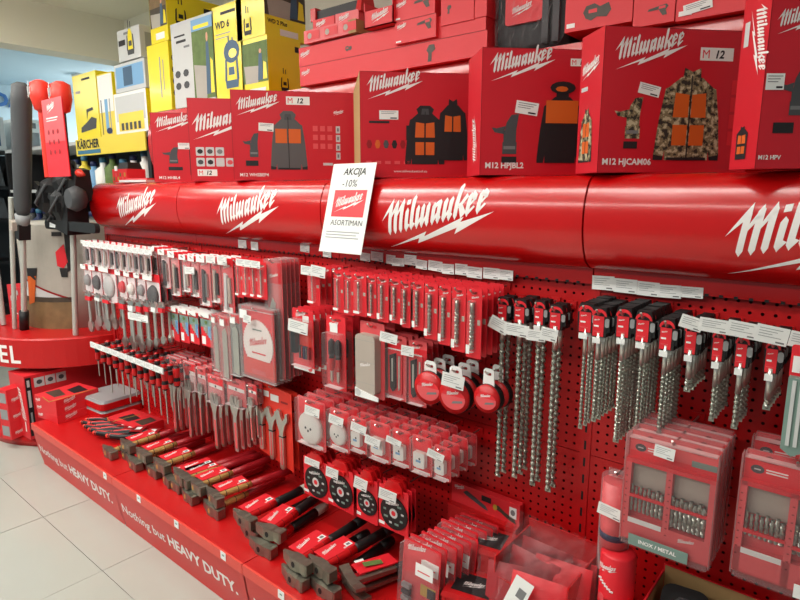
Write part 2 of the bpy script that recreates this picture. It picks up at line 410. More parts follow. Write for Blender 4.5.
for a, b in zip(HP, HP[1:]): HL.append(HL[-1] + math.hypot(a[0] - b[0], a[1] - b[1]))
def subdiv(art, k=3):
    """cut the lettering into small triangles so that it can follow the curved hood"""
    v, f, w, h = art; V = [list(p) for p in v]; FS = []
    tris = []
    for q in f:
        for i in range(1, len(q) - 1): tris.append((v[q[0]], v[q[i]], v[q[i + 1]]))
    for _ in range(k):
        nt = []
        for a, b, c in tris:
            ab = ((a[0] + b[0]) / 2, (a[1] + b[1]) / 2); bc = ((b[0] + c[0]) / 2, (b[1] + c[1]) / 2); ca = ((a[0] + c[0]) / 2, (a[1] + c[1]) / 2)
            nt += [(a, ab, ca), (ab, b, bc), (ca, bc, c), (ab, bc, ca)]
        tris = nt
    return tris, w, h
LT, LW_, LH_ = subdiv(LOGO, 3)
thin = tx('Nothing but', .014); fat = tx('HEAVY DUTY.', .035)
names = ['rightmost bay of red pegboard shelving, hung with black-headed masonry drill bits', 'red pegboard shelving bay hung with carded drills, reels and long bits', 'red pegboard shelving bay hung with saw blades and adjustable wrenches', 'far left bay of red pegboard shelving, hung with screwdrivers']
for b in range(4):
    xl = X0 - BW * b; xr = xl + BW
    root = ob('pegboard_shelving', None, None, (xl, 0, 0)); tag(root, names[b], 'shelving', 'red pegboard shelving bays')
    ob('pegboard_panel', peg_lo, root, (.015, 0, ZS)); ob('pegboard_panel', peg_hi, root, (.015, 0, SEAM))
    u = MB(); u.box((0, .012, .74), (.03, .03, 1.48), 'peg_red')
    for k in range(20): u.rect(-.003, .003, .257 + k * .05, .283 + k * .05, -.0034, 'black')
    ob('upright', u.mesh('upright'), root)
    if b == 3:
        e = MB(); e.box((-.012, .3, .86), (.02, .62, 1.24), 'peg_red'); ob('end_panel', e.mesh('end_panel'), root)
    st = MB(); st.box((BW / 2, -.011, 1.242), (BW - .004, .014, .04), 'hood_red')
    for k in range(30): st.box((.03 + k * .03, -.0185, 1.2235), (.008, .003, .006), 'black')
    ob('label_strip', st.mesh('label_strip'), root)
    h = MB(); n = len(HP); g = .0025; gl = .05 if b == 3 else g
    h.add([(x, -s, z) for x in (gl, BW - g) for s, z in HP], [(i, n + i, n + i + 1, i + 1) for i in range(n - 1)], 'hood_red', smooth=True)
    h.add([(x, -s, z) for x in (gl, BW - g) for s, z in HP], [list(range(n)), list(range(n, 2 * n))[::-1]], 'hood_red')
    hood = ob('hood', h.mesh('hood'), root)
    lg = MB(); wl = .405; cxl = {0: .515, 1: .487, 2: .515, 3: .56}[b] - wl / 2; l0 = .058; k = wl / LW_
    for t3 in LT: lg.add([hood_pt(cxl + p[0] * k, l0 + p[1] * k * .97) for p in t3], [(0, 1, 2)], 'print_white')
    lo = ob('lettering', lg.mesh('lettering'), hood); lo['label'] = 'white slanted script lettering over a lightning bolt'
    bs = MB(); bs.box((BW / 2, -.242, ZS - .012), (BW - .003, .484, .024), 'shelf_red'); ob('base_shelf', bs.mesh('base_shelf'), root)
    lp = MB(); lp.box((BW / 2, -.488, ZS - .017), (BW - .004, .008, .036), 'lip_red'); ob('shelf_lip', lp.mesh('shelf_lip'), root)
    kp = MB(); prof = [(.486, ZS - .036), (.482, .17), (.470, .09), (.452, .012), (.452, .0)]
    kp.add([(x, -s, z) for x in (.004, BW - .003) for s, z in prof], [(i, i + 1, 5 + i + 1, 5 + i) for i in range(4)], 'kick_red', smooth=True)
    kp.add([(x, -s + .01, z) for x in (.004, BW - .003) for s, z in prof], [(i, 5 + i, 5 + i + 1, i + 1) for i in range(4)], 'kick_red')
    kk = ob('kick_panel', kp.mesh('kick_panel'), root)
    kt = MB()
    def kpt(x, z):
        for (s0, z0), (s1, z1) in zip(prof, prof[1:]):
            if z >= z1: return (x, -(s0 + (s1 - s0) * (z - z0) / (z1 - z0)) - .001, z)
    for art, x, w in ((thin, .035, .36), (fat, .42, .46)):
        kx = w / art[2]; kz = .052 / (fat[3] if art is fat else thin[3] * .93)
        kt.add([kpt(x + p[0] * kx, .088 - (.012 if art is thin else 0) + p[1] * kz) for p in art[0]], art[1], 'print_white')
    ob('lettering', kt.mesh('lettering'), kk)['label'] = 'white slogan lettering along the kick panel'

# small square price tickets on the front lip of the base shelf
tk = T(); q = tk.part('ticket'); q.rbox((0, 0, 0), (.03, .001, .03), .002, 'paper'); q.rect(-.006, .006, -.001, .005, -.0008, 'grey_green')
for i, (px, py) in enumerate(((104, 467), (138, 492), (176, 520), (223, 554), (281, 594))):
    p = W(px, py, .4935); tk.place('shelf_ticket', 'small square price ticket on the shelf lip, %s from the left' % ORD[i + 1], 'price tag', (p.x, -.4935, min(p.z, ZS - .012)), (0, math.radians(2), 0), 'square tickets on the shelf lip')

# ---------------------------------------------------------------- top platform and upper shelf
m = T(); a = m.part('fascia')
fp = [(-.33, 1.504), (-.31, 1.56), (-.285, 1.64), (-.275, 1.72), (-.28, 1.80), (-.295, 1.86), (-.30, 1.903)]
fp = smooth_profile(fp); n = len(fp)
a.add([(x, -s, z) for x in (-3.40, .355) for s, z in fp], [(i, n + i, n + i + 1, i + 1) for i in range(n - 1)], 'hood_red', smooth=True)
a = m.part('board'); a.box((-1.52, .59, 1.892), (3.75, .58, .022), 'shelf_red')
a = m.part('platform'); a.box((-1.52, .50, 1.49), (3.75, .74, .02), 'shelf_red')
m.place('top_shelf', 'long red top shelf with rounded fascia above the pegboard hoods', 'shelf', (0, 0, 0))
# ---------------------------------------------------------------- heated-jacket cartons standing on the hoods
def sticker(mb, x, z, w, h, y, M=None, lines=4):
    mb.rect(x, x + w, z, z + h, y, 'paper', M)
    for i in range(lines):
        zz = z + h * (.86 - i * .17); mb.rect(x + w * .1, x + w * (.9 - .12 * (i % 3)), zz - h * .05, zz, y - .0003, 'print_grey', M)
    mb.rect(x + w * .58, x + w * .92, z + h * .1, z + h * .22, y - .0003, 'print_black', M)
def jacket(mb, x, z, w, h, y, body, patch, hood=False, two=True, vest=False, M=None):
    P = lambda L: [(x + a * w, z + b * h) for a, b in L]
    if not vest:
        mb.flat(P([(.0, .06), (.15, .04), (.27, .45), (.24, .8), (.12, .76), (.05, .45)]), y, body, M)
        mb.flat(P([(.85, .04), (1.0, .06), (.95, .45), (.88, .76), (.76, .8), (.73, .45)]), y, body, M)
        mb.flat(P([(.0, .06), (.0, .0), (.14, .0), (.15, .04)]), y, 'print_black', M); mb.flat(P([(.85, .04), (.86, 0), (1, 0), (1, .06)]), y, 'print_black', M)
    mb.flat(P([(.17, .0), (.83, .0), (.84, .4), (.86, .76), (.66, .88), (.34, .88), (.14, .76), (.16, .4)]), y - .0002, body, M)
    if hood: mb.flat(P([(.34, .84), (.66, .84), (.72, .94), (.62, 1.0), (.38, 1.0), (.28, .94)]), y - .0003, body, M); mb.flat(P([(.4, .85), (.6, .85), (.58, .95), (.42, .95)]), y - .0005, 'charcoal', M)
    else: mb.flat(P([(.36, .84), (.64, .84), (.62, .98), (.5, .94), (.38, .98)]), y - .0003, body, M)
    if patch:
        mb.flat(P([(.25, .46), (.48, .46), (.48, .70), (.27, .72)]), y - .0005, patch, M); mb.flat(P([(.52, .46), (.75, .46), (.73, .72), (.52, .70)]), y - .0005, patch, M)
        if two: mb.flat(P([(.26, .16), (.48, .16), (.48, .38), (.26, .38)]), y - .0005, patch, M); mb.flat(P([(.52, .16), (.74, .16), (.74, .38), (.52, .38)]), y - .0005, patch, M)
    mb.flat(P([(.49, .0), (.51, .0), (.51, .9), (.49, .9)]), y - .0008, 'print_black', M)
    mb.flat(P([(.2, .0), (.8, .0), (.8, .03), (.2, .03)]), y - .0008, 'print_black', M)
def adapter(mb, x, z, w, h, y, m, M=None):
    P = lambda L: [(x + a * w, z + b * h) for a, b in L]
    mb.flat(P([(.42, .0), (.95, .0), (.95, .3), (.42, .3)]), y, m, M); mb.flat(P([(.45, .3), (.92, .3), (.92, .62), (.45, .58)]), y, m, M)
    mb.flat(P([(.5, .58), (.92, .6), (1.0, 1.0), (.72, .97), (.55, .78)]), y, m, M); mb.flat(P([(.0, .66), (.12, .54), (.46, .5), (.52, .7), (.2, .64)]), y, m, M)
    mb.flat(P([(.46, .12), (.9, .12), (.9, .2), (.46, .2)]), y - .0002, 'print_grey', M)
def badge12(mb, x, z, w, y, M=None):
    h = w * .34; mb.rect(x, x + w, z, z + h, y, 'white', M)
    mb.art(tx('M', .0), x + w * .07, z + h * .18, w * .36, y - .0004, 'card_red', M, h=h * .64); mb.art(tx('12', .03, .2), x + w * .47, z + h * .18, 0, y - .0004, 'print_black', M, h=h * .64)
def solve_w(P, a, pxR):
    lo, hi = .05, 1.2
    for _ in range(40):
        mid = (lo + hi) / 2; v = P + Vector((math.cos(a), math.sin(a), 0)) * mid - EYE; q = 400 + F * v.dot(RT) / v.dot(FW)
        if q < pxR: lo = mid
        else: hi = mid
    return lo
def solve_d(P, a, px):
    lo, hi = .02, .4
    for _ in range(40):
        mid = (lo + hi) / 2; v = P + Vector((-math.sin(a), math.cos(a), 0)) * mid - EYE; q = 400 + F * v.dot(RT) / v.dot(FW)
        if q > px: lo = mid
        else: hi = mid
    return lo
def carton(pxL, s, ang, pxR, zT, pxS, name, label, draw, side='kraft', mat_='box_red', zB=1.5035, group=None):
    a = math.radians(ang); x = xs(pxL, s, (zB + zT) / 2); P = Vector((x, -s, zB)); w = solve_w(Vector((x, -s, (zB + zT) / 2)), a, pxR); h = zT - zB
    depth = pxS if pxS < 1 else solve_d(Vector((x, -s, (zB + zT) / 2)), a, pxS)
    t = T(); c = t.part('carton'); c.box((w / 2, depth / 2, h / 2), (w, depth, h), mat_, fm={'left': side})
    c.rect(.0, w, h - .0012, h, -.0003, 'dark_red'); c.rect(0, .0015, 0, h, -.0003, 'dark_red')
    L = TR(0, depth, 0) @ RZ(-90)
    draw(t, w, h, L, depth)
    return t.place(name, label, 'carton', P, (0, 0, a), group)
G1 = 'heated clothing cartons standing on the hoods'
def d1(t, w, h, L, d):
    l = t.part('lettering'); l.art(LOGO, .1 * w, .72 * h, .92 * w, -.001, 'print_white'); l.art(tx('M12 HHBL4'), .12 * w, .04 * h, .5 * w, -.001, 'print_white')
    p = t.part('picture'); adapter(p, .22 * w, .27 * h, .4 * w, .24 * h, -.001, 'charcoal'); p.rect(.36 * w, .7 * w, .17 * h, .22 * h, -.001, 'print_black'); jacket(p, .86 * w, .1 * h, .5 * w * .25, .5 * h, -.001, 'print_black', None, vest=True)
    q = t.part('price_sticker'); sticker(q, .62 * w, .48 * h, .28 * w, .09 * h, -.0015, None, 2)
carton(152, .05, 50, 194, 1.823, .05, 'jacket_carton', 'small red clothing carton with glove-shaped adapter, leftmost on the hoods', d1, group=G1)
def d2(t, w, h, L, d):
    l = t.part('lettering'); l.art(LOGO, .05 * w, .5 * h, .88 * w, -.001, 'print_white')
    p = t.part('icon_grid')
    for i in range(7):
        r, c = (0, i) if i < 3 else (1, i - 3); x = .08 * w + c * .135 * w; z = (.31 - .13 * r) * h
        p.flat(rrect(.115 * w, .105 * h, .012 * w, 2, x + .06 * w, z + .05 * h), -.001, 'light_grey'); p.flat(ell(x + .06 * w, z + .05 * h, .04 * w, .03 * h, 8), -.0013, ['print_black', 'charcoal', 'print_grey', 'charcoal', 'print_black', 'light_grey', 'card_pink'][i])
    b = t.part('badge'); badge12(b, .09 * w, .06 * h, .27 * w, -.001)
carton(189, .085, 48, 262, 1.848, .07, 'jacket_carton', 'red carton end with oversized white script and rows of square icons', d2, group=G1)
def d3(t, w, h, L, d):
    l = t.part('lettering'); l.art(LOGO, .04 * w, .72 * h, .35 * w, -.001, 'print_white'); l.art(tx('M12 WHSBEP4'), .05 * w, .04 * h, .23 * w, -.001, 'print_white'); l.art(LOGO, .82 * w, .74 * h, .09 * w, -.001, 'print_white')
    b = t.part('badge'); badge12(b, .44 * w, .85 * h, .19 * w, -.001)
    p = t.part('picture'); jacket(p, .3 * w, .12 * h, .3 * w, .66 * h, -.001, 'jacket_grey', None, hood=True); p.rect(.345 * w, .438 * w, .42 * h, .58 * h, -.0022, 'orange'); p.rect(.452 * w, .55 * w, .42 * h, .58 * h, -.0022, 'orange')
    adapter(p, .08 * w, .26 * h, .13 * w, .27 * h, -.001, 'charcoal'); p.rect(.1 * w, .2 * w, .16 * h, .22 * h, -.001, 'print_black')
    for i in range(3):
        for j in range(3): p.rect((.65 + .06 * i) * w, (.69 + .06 * i) * w, (.36 + .1 * j) * h, (.42 + .1 * j) * h, -.001, 'card_pink')
    for j in range(4): p.rect(.84 * w, .875 * w, (.24 + .1 * j) * h, (.32 + .1 * j) * h, -.001, 'light_grey'); p.rect(.85 * w, .865 * w, (.26 + .1 * j) * h, (.3 + .1 * j) * h, -.0013, 'print_grey')
    p.rect(.73 * w, .81 * w, .17 * h, .2 * h, -.001, 'light_grey')
    q = t.part('price_sticker'); sticker(q, .19 * w, .57 * h, .12 * w, .09 * h, -.0016, RY(3), 2)
carton(232, .095, 50, 355, 1.846, .09, 'jacket_carton', 'wide red carton picturing a grey hooded heated jacket', d3, group=G1)
def d4(t, w, h, L, d):
    l = t.part('lettering'); l.art(LOGO, .06 * w, .74 * h, .5 * w, -.001, 'print_white'); l.art(tx('www.milwaukeetool.eu', 0), .3 * w, .05 * h, .3 * w, -.001, 'print_white')
    p = t.part('picture'); jacket(p, .4 * w, .13 * h, .36 * w, .56 * h, -.001, 'print_black', 'orange', hood=True); jacket(p, .68 * w, .17 * h, .3 * w, .6 * h, -.0019, 'print_black', 'orange', two=False)
    p.rect(.41 * w, .47 * w, .36 * h, .5 * h, -.003, 'print_black')
    for i in range(5): p.flat(ell((.08 + .075 * i) * w, .32 * h, .025 * w, .045 * h, 6), -.001, ['dark_red', 'orange', 'charcoal', 'print_black', 'dark_red'][i]); p.rect((.05 + .085 * i) * w, (.1 + .085 * i) * w, .13 * h, .16 * h, -.001, 'card_pink')
    p.rect(.08 * w, .26 * w, .52 * h, .54 * h, -.001, 'print_black')
    q = t.part('price_sticker'); sticker(q, .17 * w, .555 * h, .17 * w, .085 * h, -.0016, None, 2)
carton(360, .085, 47, 471, 1.832, 353, 'jacket_carton', 'red carton picturing two black jackets with glowing orange patches', d4, group=G1)
def d5(t, w, h, L, d):
    l = t.part('lettering'); l.art(LOGO, .07 * w, .74 * h, .6 * w, -.001, 'print_white'); l.art(tx('M12 HPJBL2', .03), .05 * w, .04 * h, .36 * w, -.001, 'print_white')
    l.art(LOGO, .1 * h, d * .2, .4 * h, -.001, 'print_white', L @ RY(-90) @ TR(-h * .0, 0, -d))
    b = t.part('badge'); badge12(b, .81 * w, .87 * h, .26 * w * .73, -.001)
    p = t.part('picture'); jacket(p, .53 * w, .1 * h, .44 * w, .6 * h, -.001, 'print_black', None); jacket(p, .6 * w, .42 * h, .3 * w, .01, -.0005, 'print_black', None)
    p.rect(.6 * w, .9 * w, .42 * h, .6 * h, -.0022, 'orange'); p.flat(ell(.75 * w, .70 * h, .12 * w, .05 * h, 12), -.0024, 'print_black'); p.flat(ell(.74 * w, .69 * h, .06 * w, .022 * h, 8), -.0026, 'orange')
    adapter(p, .1 * w, .17 * h, .25 * w, .32 * h, -.001, 'charcoal'); p.rect(.2 * w, .34 * w, .1 * h, .15 * h, -.001, 'print_black')
    q = t.part('price_sticker'); sticker(q, .31 * w, .5 * h, .21 * w, .1 * h, -.0016, TR(.31 * w, 0, .5 * h) @ RY(8) @ TR(-.31 * w, 0, -.5 * h), 3)
carton(481, .088, 46, 588, 1.836, 468, 'jacket_carton', 'red carton with dark collared jacket and tilted price sticker', d5, side='box_red', group=G1)
def d6(t, w, h, L, d):
    l = t.part('lettering'); l.art(LOGO, .07 * w, .71 * h, .46 * w, -.001, 'print_white'); l.art(tx('M12 HJCAM06', .03), .03 * w, .04 * h, .32 * w, -.001, 'print_white')
    l.art(LOGO, d * .08, .68 * h, d * .8, -.001, 'print_white', L); l.rect(.1 * d, .4 * d, .6 * h, .63 * h, -.001, 'light_grey', L)
    b = t.part('badge'); badge12(b, .62 * w, .79 * h, .22 * w, -.001)
    p = t.part('picture'); jacket(p, .36 * w, .09 * h, .44 * w, .66 * h, -.001, 'camo', 'orange'); adapter(p, .09 * w, .24 * h, .18 * w, .29 * h, -.001, 'camo'); p.rect(.16 * w, .25 * w, .17 * h, .22 * h, -.001, 'print_black')
    jacket(p, .12 * d, .08 * h, .6 * d, .4 * h, -.001, 'camo', 'orange', M=L)
    for j in range(4): p.rect(.85 * w, .9 * w, (.2 + .12 * j) * h, (.3 + .12 * j) * h, -.001, 'card_red')
    q = t.part('price_sticker'); sticker(q, .23 * w, .56 * h, .14 * w, .075 * h, -.0016, TR(.23 * w, 0, .56 * h) @ RY(12) @ TR(-.23 * w, 0, -.56 * h), 3)
carton(601, .11, 48, 752, 1.829, 579, 'jacket_carton', 'large red carton picturing a camouflage heated jacket', d6, side='box_red', group=G1)
def d7(t, w, h, L, d):
    l = t.part('lettering'); l.art(LOGO, .06 * w, .74 * h, .5 * w, -.001, 'print_white'); l.art(tx('M12 HPV', .03), .02 * w, .05 * h, .2 * w, -.001, 'print_white')
    l.art(LOGO, 0, 0, .4 * h, -.001, 'print_white', L @ TR(d * .3, 0, .93 * h) @ RY(90)); l.rect(d * .12, d * .3, .72 * h, .86 * h, -.001, 'light_grey', L)
    p = t.part('picture'); jacket(p, .4 * w, .1 * h, .46 * w, .62 * h, -.001, 'print_black', 'orange', vest=True); jacket(p, .12 * d, .06 * h, .6 * d, .2 * h, -.001, 'print_black', 'orange', vest=True, M=L); adapter(p, .16 * w, .3 * h, .2 * w, .26 * h, -.001, 'charcoal'); p.rect(.12 * w, .3 * w, .2 * h, .26 * h, -.001, 'print_black')
    q = t.part('price_sticker'); sticker(q, .015 * w, .44 * h, .16 * w, .09 * h, -.0016, None, 3)
carton(764, .155, 40, 880, 1.835, 737, 'jacket_carton', 'red carton at the right edge picturing an orange-lit vest', d7, side='box_red', group=G1)

# ---------------------------------------------------------------- red cartons on the top shelf
G2 = 'red tool cartons on the top shelf'; ZT = 1.837; BK = .27
def bk(z): return 1.46 + (z - 1.46) * (1.5 + BK) / 1.5
def tool(mb, x, z, w, y, m='charcoal', k=0):
    P = lambda L: [(x + a * w, z + b * w) for a, b in L]
    if k == 0: mb.flat(P([(0, .28), (.55, .3), (.6, .2), (.75, .0), (.95, .02), (.88, .25), (1, .4), (.9, .52), (.5, .46), (.05, .38)]), y, m); mb.flat(P([(.55, .32), (.85, .34), (.85, .46), (.55, .44)]), y - .0004, 'card_red')
    elif k == 1: mb.flat(P([(.1, .1), (.3, .0), (.5, .1), (.85, .05), (1, .25), (.9, .5), (.6, .42), (.4, .55), (.1, .5), (0, .3)]), y, m); mb.flat(P([(.2, .25), (.5, .25), (.5, .38), (.2, .36)]), y - .0004, 'card_red')
    else: mb.flat(P([(.3, 0), (.6, 0), (.62, .5), (.9, .7), (.8, 1), (.4, 1), (.2, .7), (.35, .5)]), y, m)
def red_box(px0, px1, z0, z1, s, name, label, dp=.3, k=0, logo=(.04, .5, .4), pic=(.55, .12, .38), foot=None, mat_='carton_red', ang=0):
    z0, z1 = bk(z0), bk(z1); s -= BK; x0 = xs(px0, s, (z0 + z1) / 2); x1 = xs(px1, s, (z0 + z1) / 2); w = x1 - x0; h = z1 - z0; t = T()
    c = t.part('carton'); c.box((w / 2, dp / 2, h / 2), (w, dp, h), mat_); c.rect(0, w, h - .0012, h, -.0004, 'dark_red')
    l = t.part('lettering'); l.art(LOGO, logo[0] * w, logo[1] * h, 0, -.001, 'print_white', h=logo[2] * h); 
    if foot: t.part('code_strip').rect(.03 * w, .16 * w, .06 * h, .13 * h, -.001, 'print_white')
    if pic: p = t.part('picture'); tool(p, pic[0] * w, pic[1] * h, pic[2] * w, -.001, 'photo_dark', k)
    return t.place(name, label, 'carton', (x0, -s, z0), (0, 0, math.radians(ang)), G2)
red_box(300, 487, ZT, ZT + .066, .0, 'long_tool_carton', 'lower of the two long slim red cartons on the top shelf', .35, pic=(.72, .12, .06), logo=(.01, .45, .4), k=2)
red_box(299, 486, ZT + .067, ZT + .131, .0, 'long_tool_carton', 'upper of the two long slim red cartons on the top shelf', .35, pic=(.30, .3, .04), logo=(.01, .4, .45), k=1)
za = ZT + .132
red_box(395, 436, za - .06, za + .005, .015, 'tool_carton', 'lower red carton with a small grinder picture, jutting from the stack', .02, logo=(.05, .6, .32), pic=(.55, .4, .36), foot='M18')
red_box(394, 435, za + .006, za + .075, .015, 'tool_carton', 'upper red carton with a small grinder picture in its stack', .3, logo=(.05, .5, .34), pic=(.5, .3, .4), foot='M18')
red_box(441, 474, za - .032, za + .065, .005, 'tool_carton', 'red carton showing two small dark tool bits', .28, logo=(.12, .7, .2), pic=(.15, .3, .2), k=2)
red_box(475, 487, za - .03, za + .085, .004, 'tool_carton', 'narrow red carton beside the bagged black backpack', .28, logo=(.1, .7, .14), pic=(.2, .4, .6))
red_box(437, 488, za + .09, za + .19, .0, 'tool_carton', 'red carton lying across the top of the small tool cartons', .28, logo=(.1, .3, .4), pic=None)
ZA = bk(za)
# open display tray with paired pink-red packs, kraft end flap
t = T(); x0 = xs(304, -.25, 2.1); x1 = xs(346, -.25, 2.1); w = x1 - x0
c = t.part('tray'); c.box((w / 2, .1, .027), (w, .2, .05), 'card_pink'); c.box((w + .02, .1, .027), (.04, .2, .05), 'kraft')
for i in range(3):
    l = t.part('label'); l.rect(.02 + i * .1, .09 + i * .1, .012, .045, -.002, 'carton_red'); l.flat(ell(.035 + i * .1, .028, .012, .012, 10), -.0025, 'warm_grey')
t.place('display_tray', 'pink-red cardboard tray with kraft end on the long cartons', 'carton', (x0, .25, ZA + .002), (0, math.radians(-1), math.radians(3)))
for i in range(2):
    t = T(); c = t.part('sleeve'); c.box((.065, .05, .024), (.125, .1, .047), ['carton_red', 'card_pink'][i]); c.rect(.0, .125, .0, .006, -.0005, 'dark_red')
    l = t.part('lettering'); l.art(LOGO, .02, .012, .06, -.001, 'print_white')
    t.place('tool_sleeve', ['bright red sleeve pack standing in the kraft-ended tray', 'pale red sleeve pack standing in the kraft-ended tray'][i], 'carton', (x0 + .01 + i * .135, .29, ZA + .055), (0, 0, math.radians(2)))
t = T(); c = t.part('body'); c.box((.12, .05, .018), (.24, .07, .036), 'print_black'); c = t.part('end_cap'); c.box((-.012, .05, .022), (.03, .09, .05), 'plastic_red'); c = t.part('end_cap'); c.box((.25, .05, .022), (.03, .09, .06), 'plastic_red', taper=.7)
t.place('boxed_level', 'black and red tool lying on the kraft-ended tray', 'tool', (x0 + .02, .29, ZA + .104), (0, 0, 0))
# open red carton with a white dome
t = T(); x0 = xs(364, -.24, 2.1); x1 = xs(393, -.24, 2.1); w = x1 - x0
c = t.part('carton')
c.box((w / 2, .002, .03), (w, .004, .06), 'carton_red'); c.box((.002, .1, .045), (.004, .2, .09), 'carton_red'); c.box((w - .002, .1, .045), (.004, .2, .09), 'carton_red'); c.box((w / 2, .1, .002), (w, .2, .004), 'carton_red'); c.box((w / 2, .198, .06), (w, .004, .12), 'carton_red')
l = t.part('lettering'); l.art(LOGO, .25 * w, .012, .09, -.001, 'print_white')
t.place('open_carton', 'open red carton with low front holding a white dome', 'carton', (x0, .24, ZA + .003))
c = MB(); c.lathe([(.001, .07), (.03, .062), (.05, .04), (.058, .012), (.058, 0)], 'white', n=16); one('white_dome', c, 'white dome-shaped lamp lens inside the open red carton', 'lamp', None, (x0 + w * .62, .33, ZA + .012))
# backpack in a crinkled clear bag
t = T(); x0 = xs(493, -.3, 2.0); x1 = xs(566, -.3, 2.0); w = x1 - x0
c = t.part('backpack'); c.prism(rrect(w * .94, .3, .05, 4, w / 2, .152), .02, .22, 'rubber')
c = t.part('panel', label='red front panel with white script'); c.prism(rrect(w * .52, .105, .01, 3, w * .42, .14), .008, .02, 'carton_red'); c.art(LOGO, w * .25, .11, w * .3, .006, 'print_white')
for q in (.72, .86): c = t.part('strap'); c.box((w * q, .012, .15), (.022, .012, .27), 'charcoal')
c = t.part('bag')
nx, nz = 22, 18; vv = []
for j in range(nz + 1):
    for i in range(nx + 1):
        u, v_ = i / nx, j / nz; r = random.random()
        edge = min(u, 1 - u, v_, 1 - v_); vv.append((w * (-.02 + 1.04 * u), -.004 - .022 * r * min(1, edge * 6) + .05 * max(0, .1 - edge) * 10 * .5, .002 + .31 * v_))
c.add(vv, [(j * (nx + 1) + i, j * (nx + 1) + i + 1, (j + 1) * (nx + 1) + i + 1, (j + 1) * (nx + 1) + i) for j in range(nz) for i in range(nx)], 'bag')
t.place('bagged_backpack', 'black backpack with red panel wrapped in a crinkled clear bag', 'backpack', (x0, .30, bk(ZT)))
red_box(566, 634, ZT + .02, ZT + .17, -.0, 'tool_carton', 'red carton with a grey twin-battery charger picture beside the bagged backpack', .3, logo=(.05, .62, .28), pic=(.28, .12, .42), k=1, foot='M12')
red_box(635, 677, ZT + .004, ZT + .17, .0, 'tool_carton', 'red carton picturing a dark hand tool above the camouflage jacket carton', .3, logo=(.1, .7, .2), pic=(.35, .1, .5), k=0)
red_box(678, 790, ZT + .002, ZT + .15, -.0, 'tool_carton', 'red carton with black corner mark at the right end of top shelf', .3, logo=(.4, .6, .3), pic=(.5, .3, .3), k=0, foot='M18 FUEL')
c = T(); q = c.part('sticker'); sticker(q, 0, 0, .07, .026, 0, None, 3); p = W(684, 12, -.267); c.place('price_sticker', 'white price sticker on the rightmost top shelf carton', 'price tag', (p.x, .267, p.z - .01), (0, math.radians(-8), 0))
# a white sticker panel and highlight card on the upper fascia near the grey jacket carton
# ---------------------------------------------------------------- yellow cartons at the left of the top shelf
G3 = 'yellow and white cleaner cartons on the top shelf'
def two_face(pxL, pxE, pxR, z0, z1, s, name, label, front, sidem, draw=None, group=G3, dp=None):
    """wall-aligned carton: front face pxL..pxE, right side pxE..pxR"""
    if s > -.2: f_ = (1.5 + .3) / (1.5 - s); z0 = 1.46 + (z0 - 1.46) * f_; z1 = 1.46 + (z1 - 1.46) * f_; z0 = max(z0, 1.906); s = -.3
    zm = (z0 + z1) / 2; x0 = xs(pxL, s, zm); x1 = xs(pxE, s, zm); w = x1 - x0; h = z1 - z0
    if dp is None:
        lo, hi = .02, 1.5
        for _ in range(40):
            d = (lo + hi) / 2; v = Vector((x1, -s + d, zm)) - EYE
            if 400 + F * v.dot(RT) / v.dot(FW) < pxR: lo = d
            else: hi = d
        dp = min(lo, .6)
    t = T(); c = t.part('carton'); c.box((w / 2, dp / 2, h / 2), (w, dp, h), front, fm={'right': sidem})
    R = TR(w, 0, 0) @ RZ(90)
    if draw: draw(t, w, h, R, dp)
    return t.place(name, label, 'carton', (x0, -s, z0), (0, 0, 0), group)
def scenep(p, x0, x1, z0, z1, y, M=None, k=0):
    p.rect(x0, x1, z0, z1, y, 'photo_dark' if k == 0 else 'leaf', M); w, h = x1 - x0, z1 - z0
    p.rect(x0, x1, z0 + h * .62, z1, y - .0004, 'photo_earth' if k == 0 else 'leaf', M)
    p.flat([(x0 + .1 * w, z0), (x0 + .6 * w, z0), (x0 + .7 * w, z0 + .4 * h), (x0 + .05 * w, z0 + .45 * h)], y - .0006, 'photo_stone', M)
    p.flat([(x0 + .6 * w, z0 + .05 * h), (x0 + .8 * w, z0 + .05 * h), (x0 + .78 * w, z0 + .7 * h), (x0 + .66 * w, z0 + .7 * h)], y - .0008, 'print_blue', M); p.flat(ell(x0 + .72 * w, z0 + .76 * h, .05 * w, .06 * h, 8), y - .001, 'skin', M)
    p.flat([(x0 + .8 * w, z0 + .06 * h), (x0 + .97 * w, z0 + .06 * h), (x0 + .94 * w, z0 + .45 * h), (x0 + .84 * w, z0 + .5 * h)], y - .001, 'yellow', M)
def washer(p, x, z, w, y, M=None, m='print_black'):
    P = lambda L: [(x + a * w, z + b * w) for a, b in L]
    p.flat(P([(.1, 0), (.9, 0), (.95, .3), (.05, .3)]), y, m, M); p.flat(P([(.2, .3), (.8, .3), (.75, 1.2), (.62, 1.5), (.38, 1.5), (.25, 1.2)]), y - .0004, 'yellow', M); p.flat(P([(.3, .5), (.7, .5), (.68, .8), (.32, .8)]), y - .0008, m, M)
    p.flat(P([(.32, 1.5), (.4, 1.5), (.4, 2.0), (.32, 2.0)]), y, m, M); p.flat(P([(.58, 1.5), (.66, 1.5), (.66, 1.9), (.58, 1.9)]), y, m, M); p.flat(P([(.02, .3), (.16, .3), (.2, 1.2), (.08, 1.1)]), y, m, M); p.flat(P([(.84, .3), (.98, .3), (.92, 1.1), (.8, 1.2)]), y, m, M)
def kt(l, s_, x, z, h, y, M=None, m='print_black'): l.art(tx(s_, .03), x, z, 0, y, m, M, h=h)
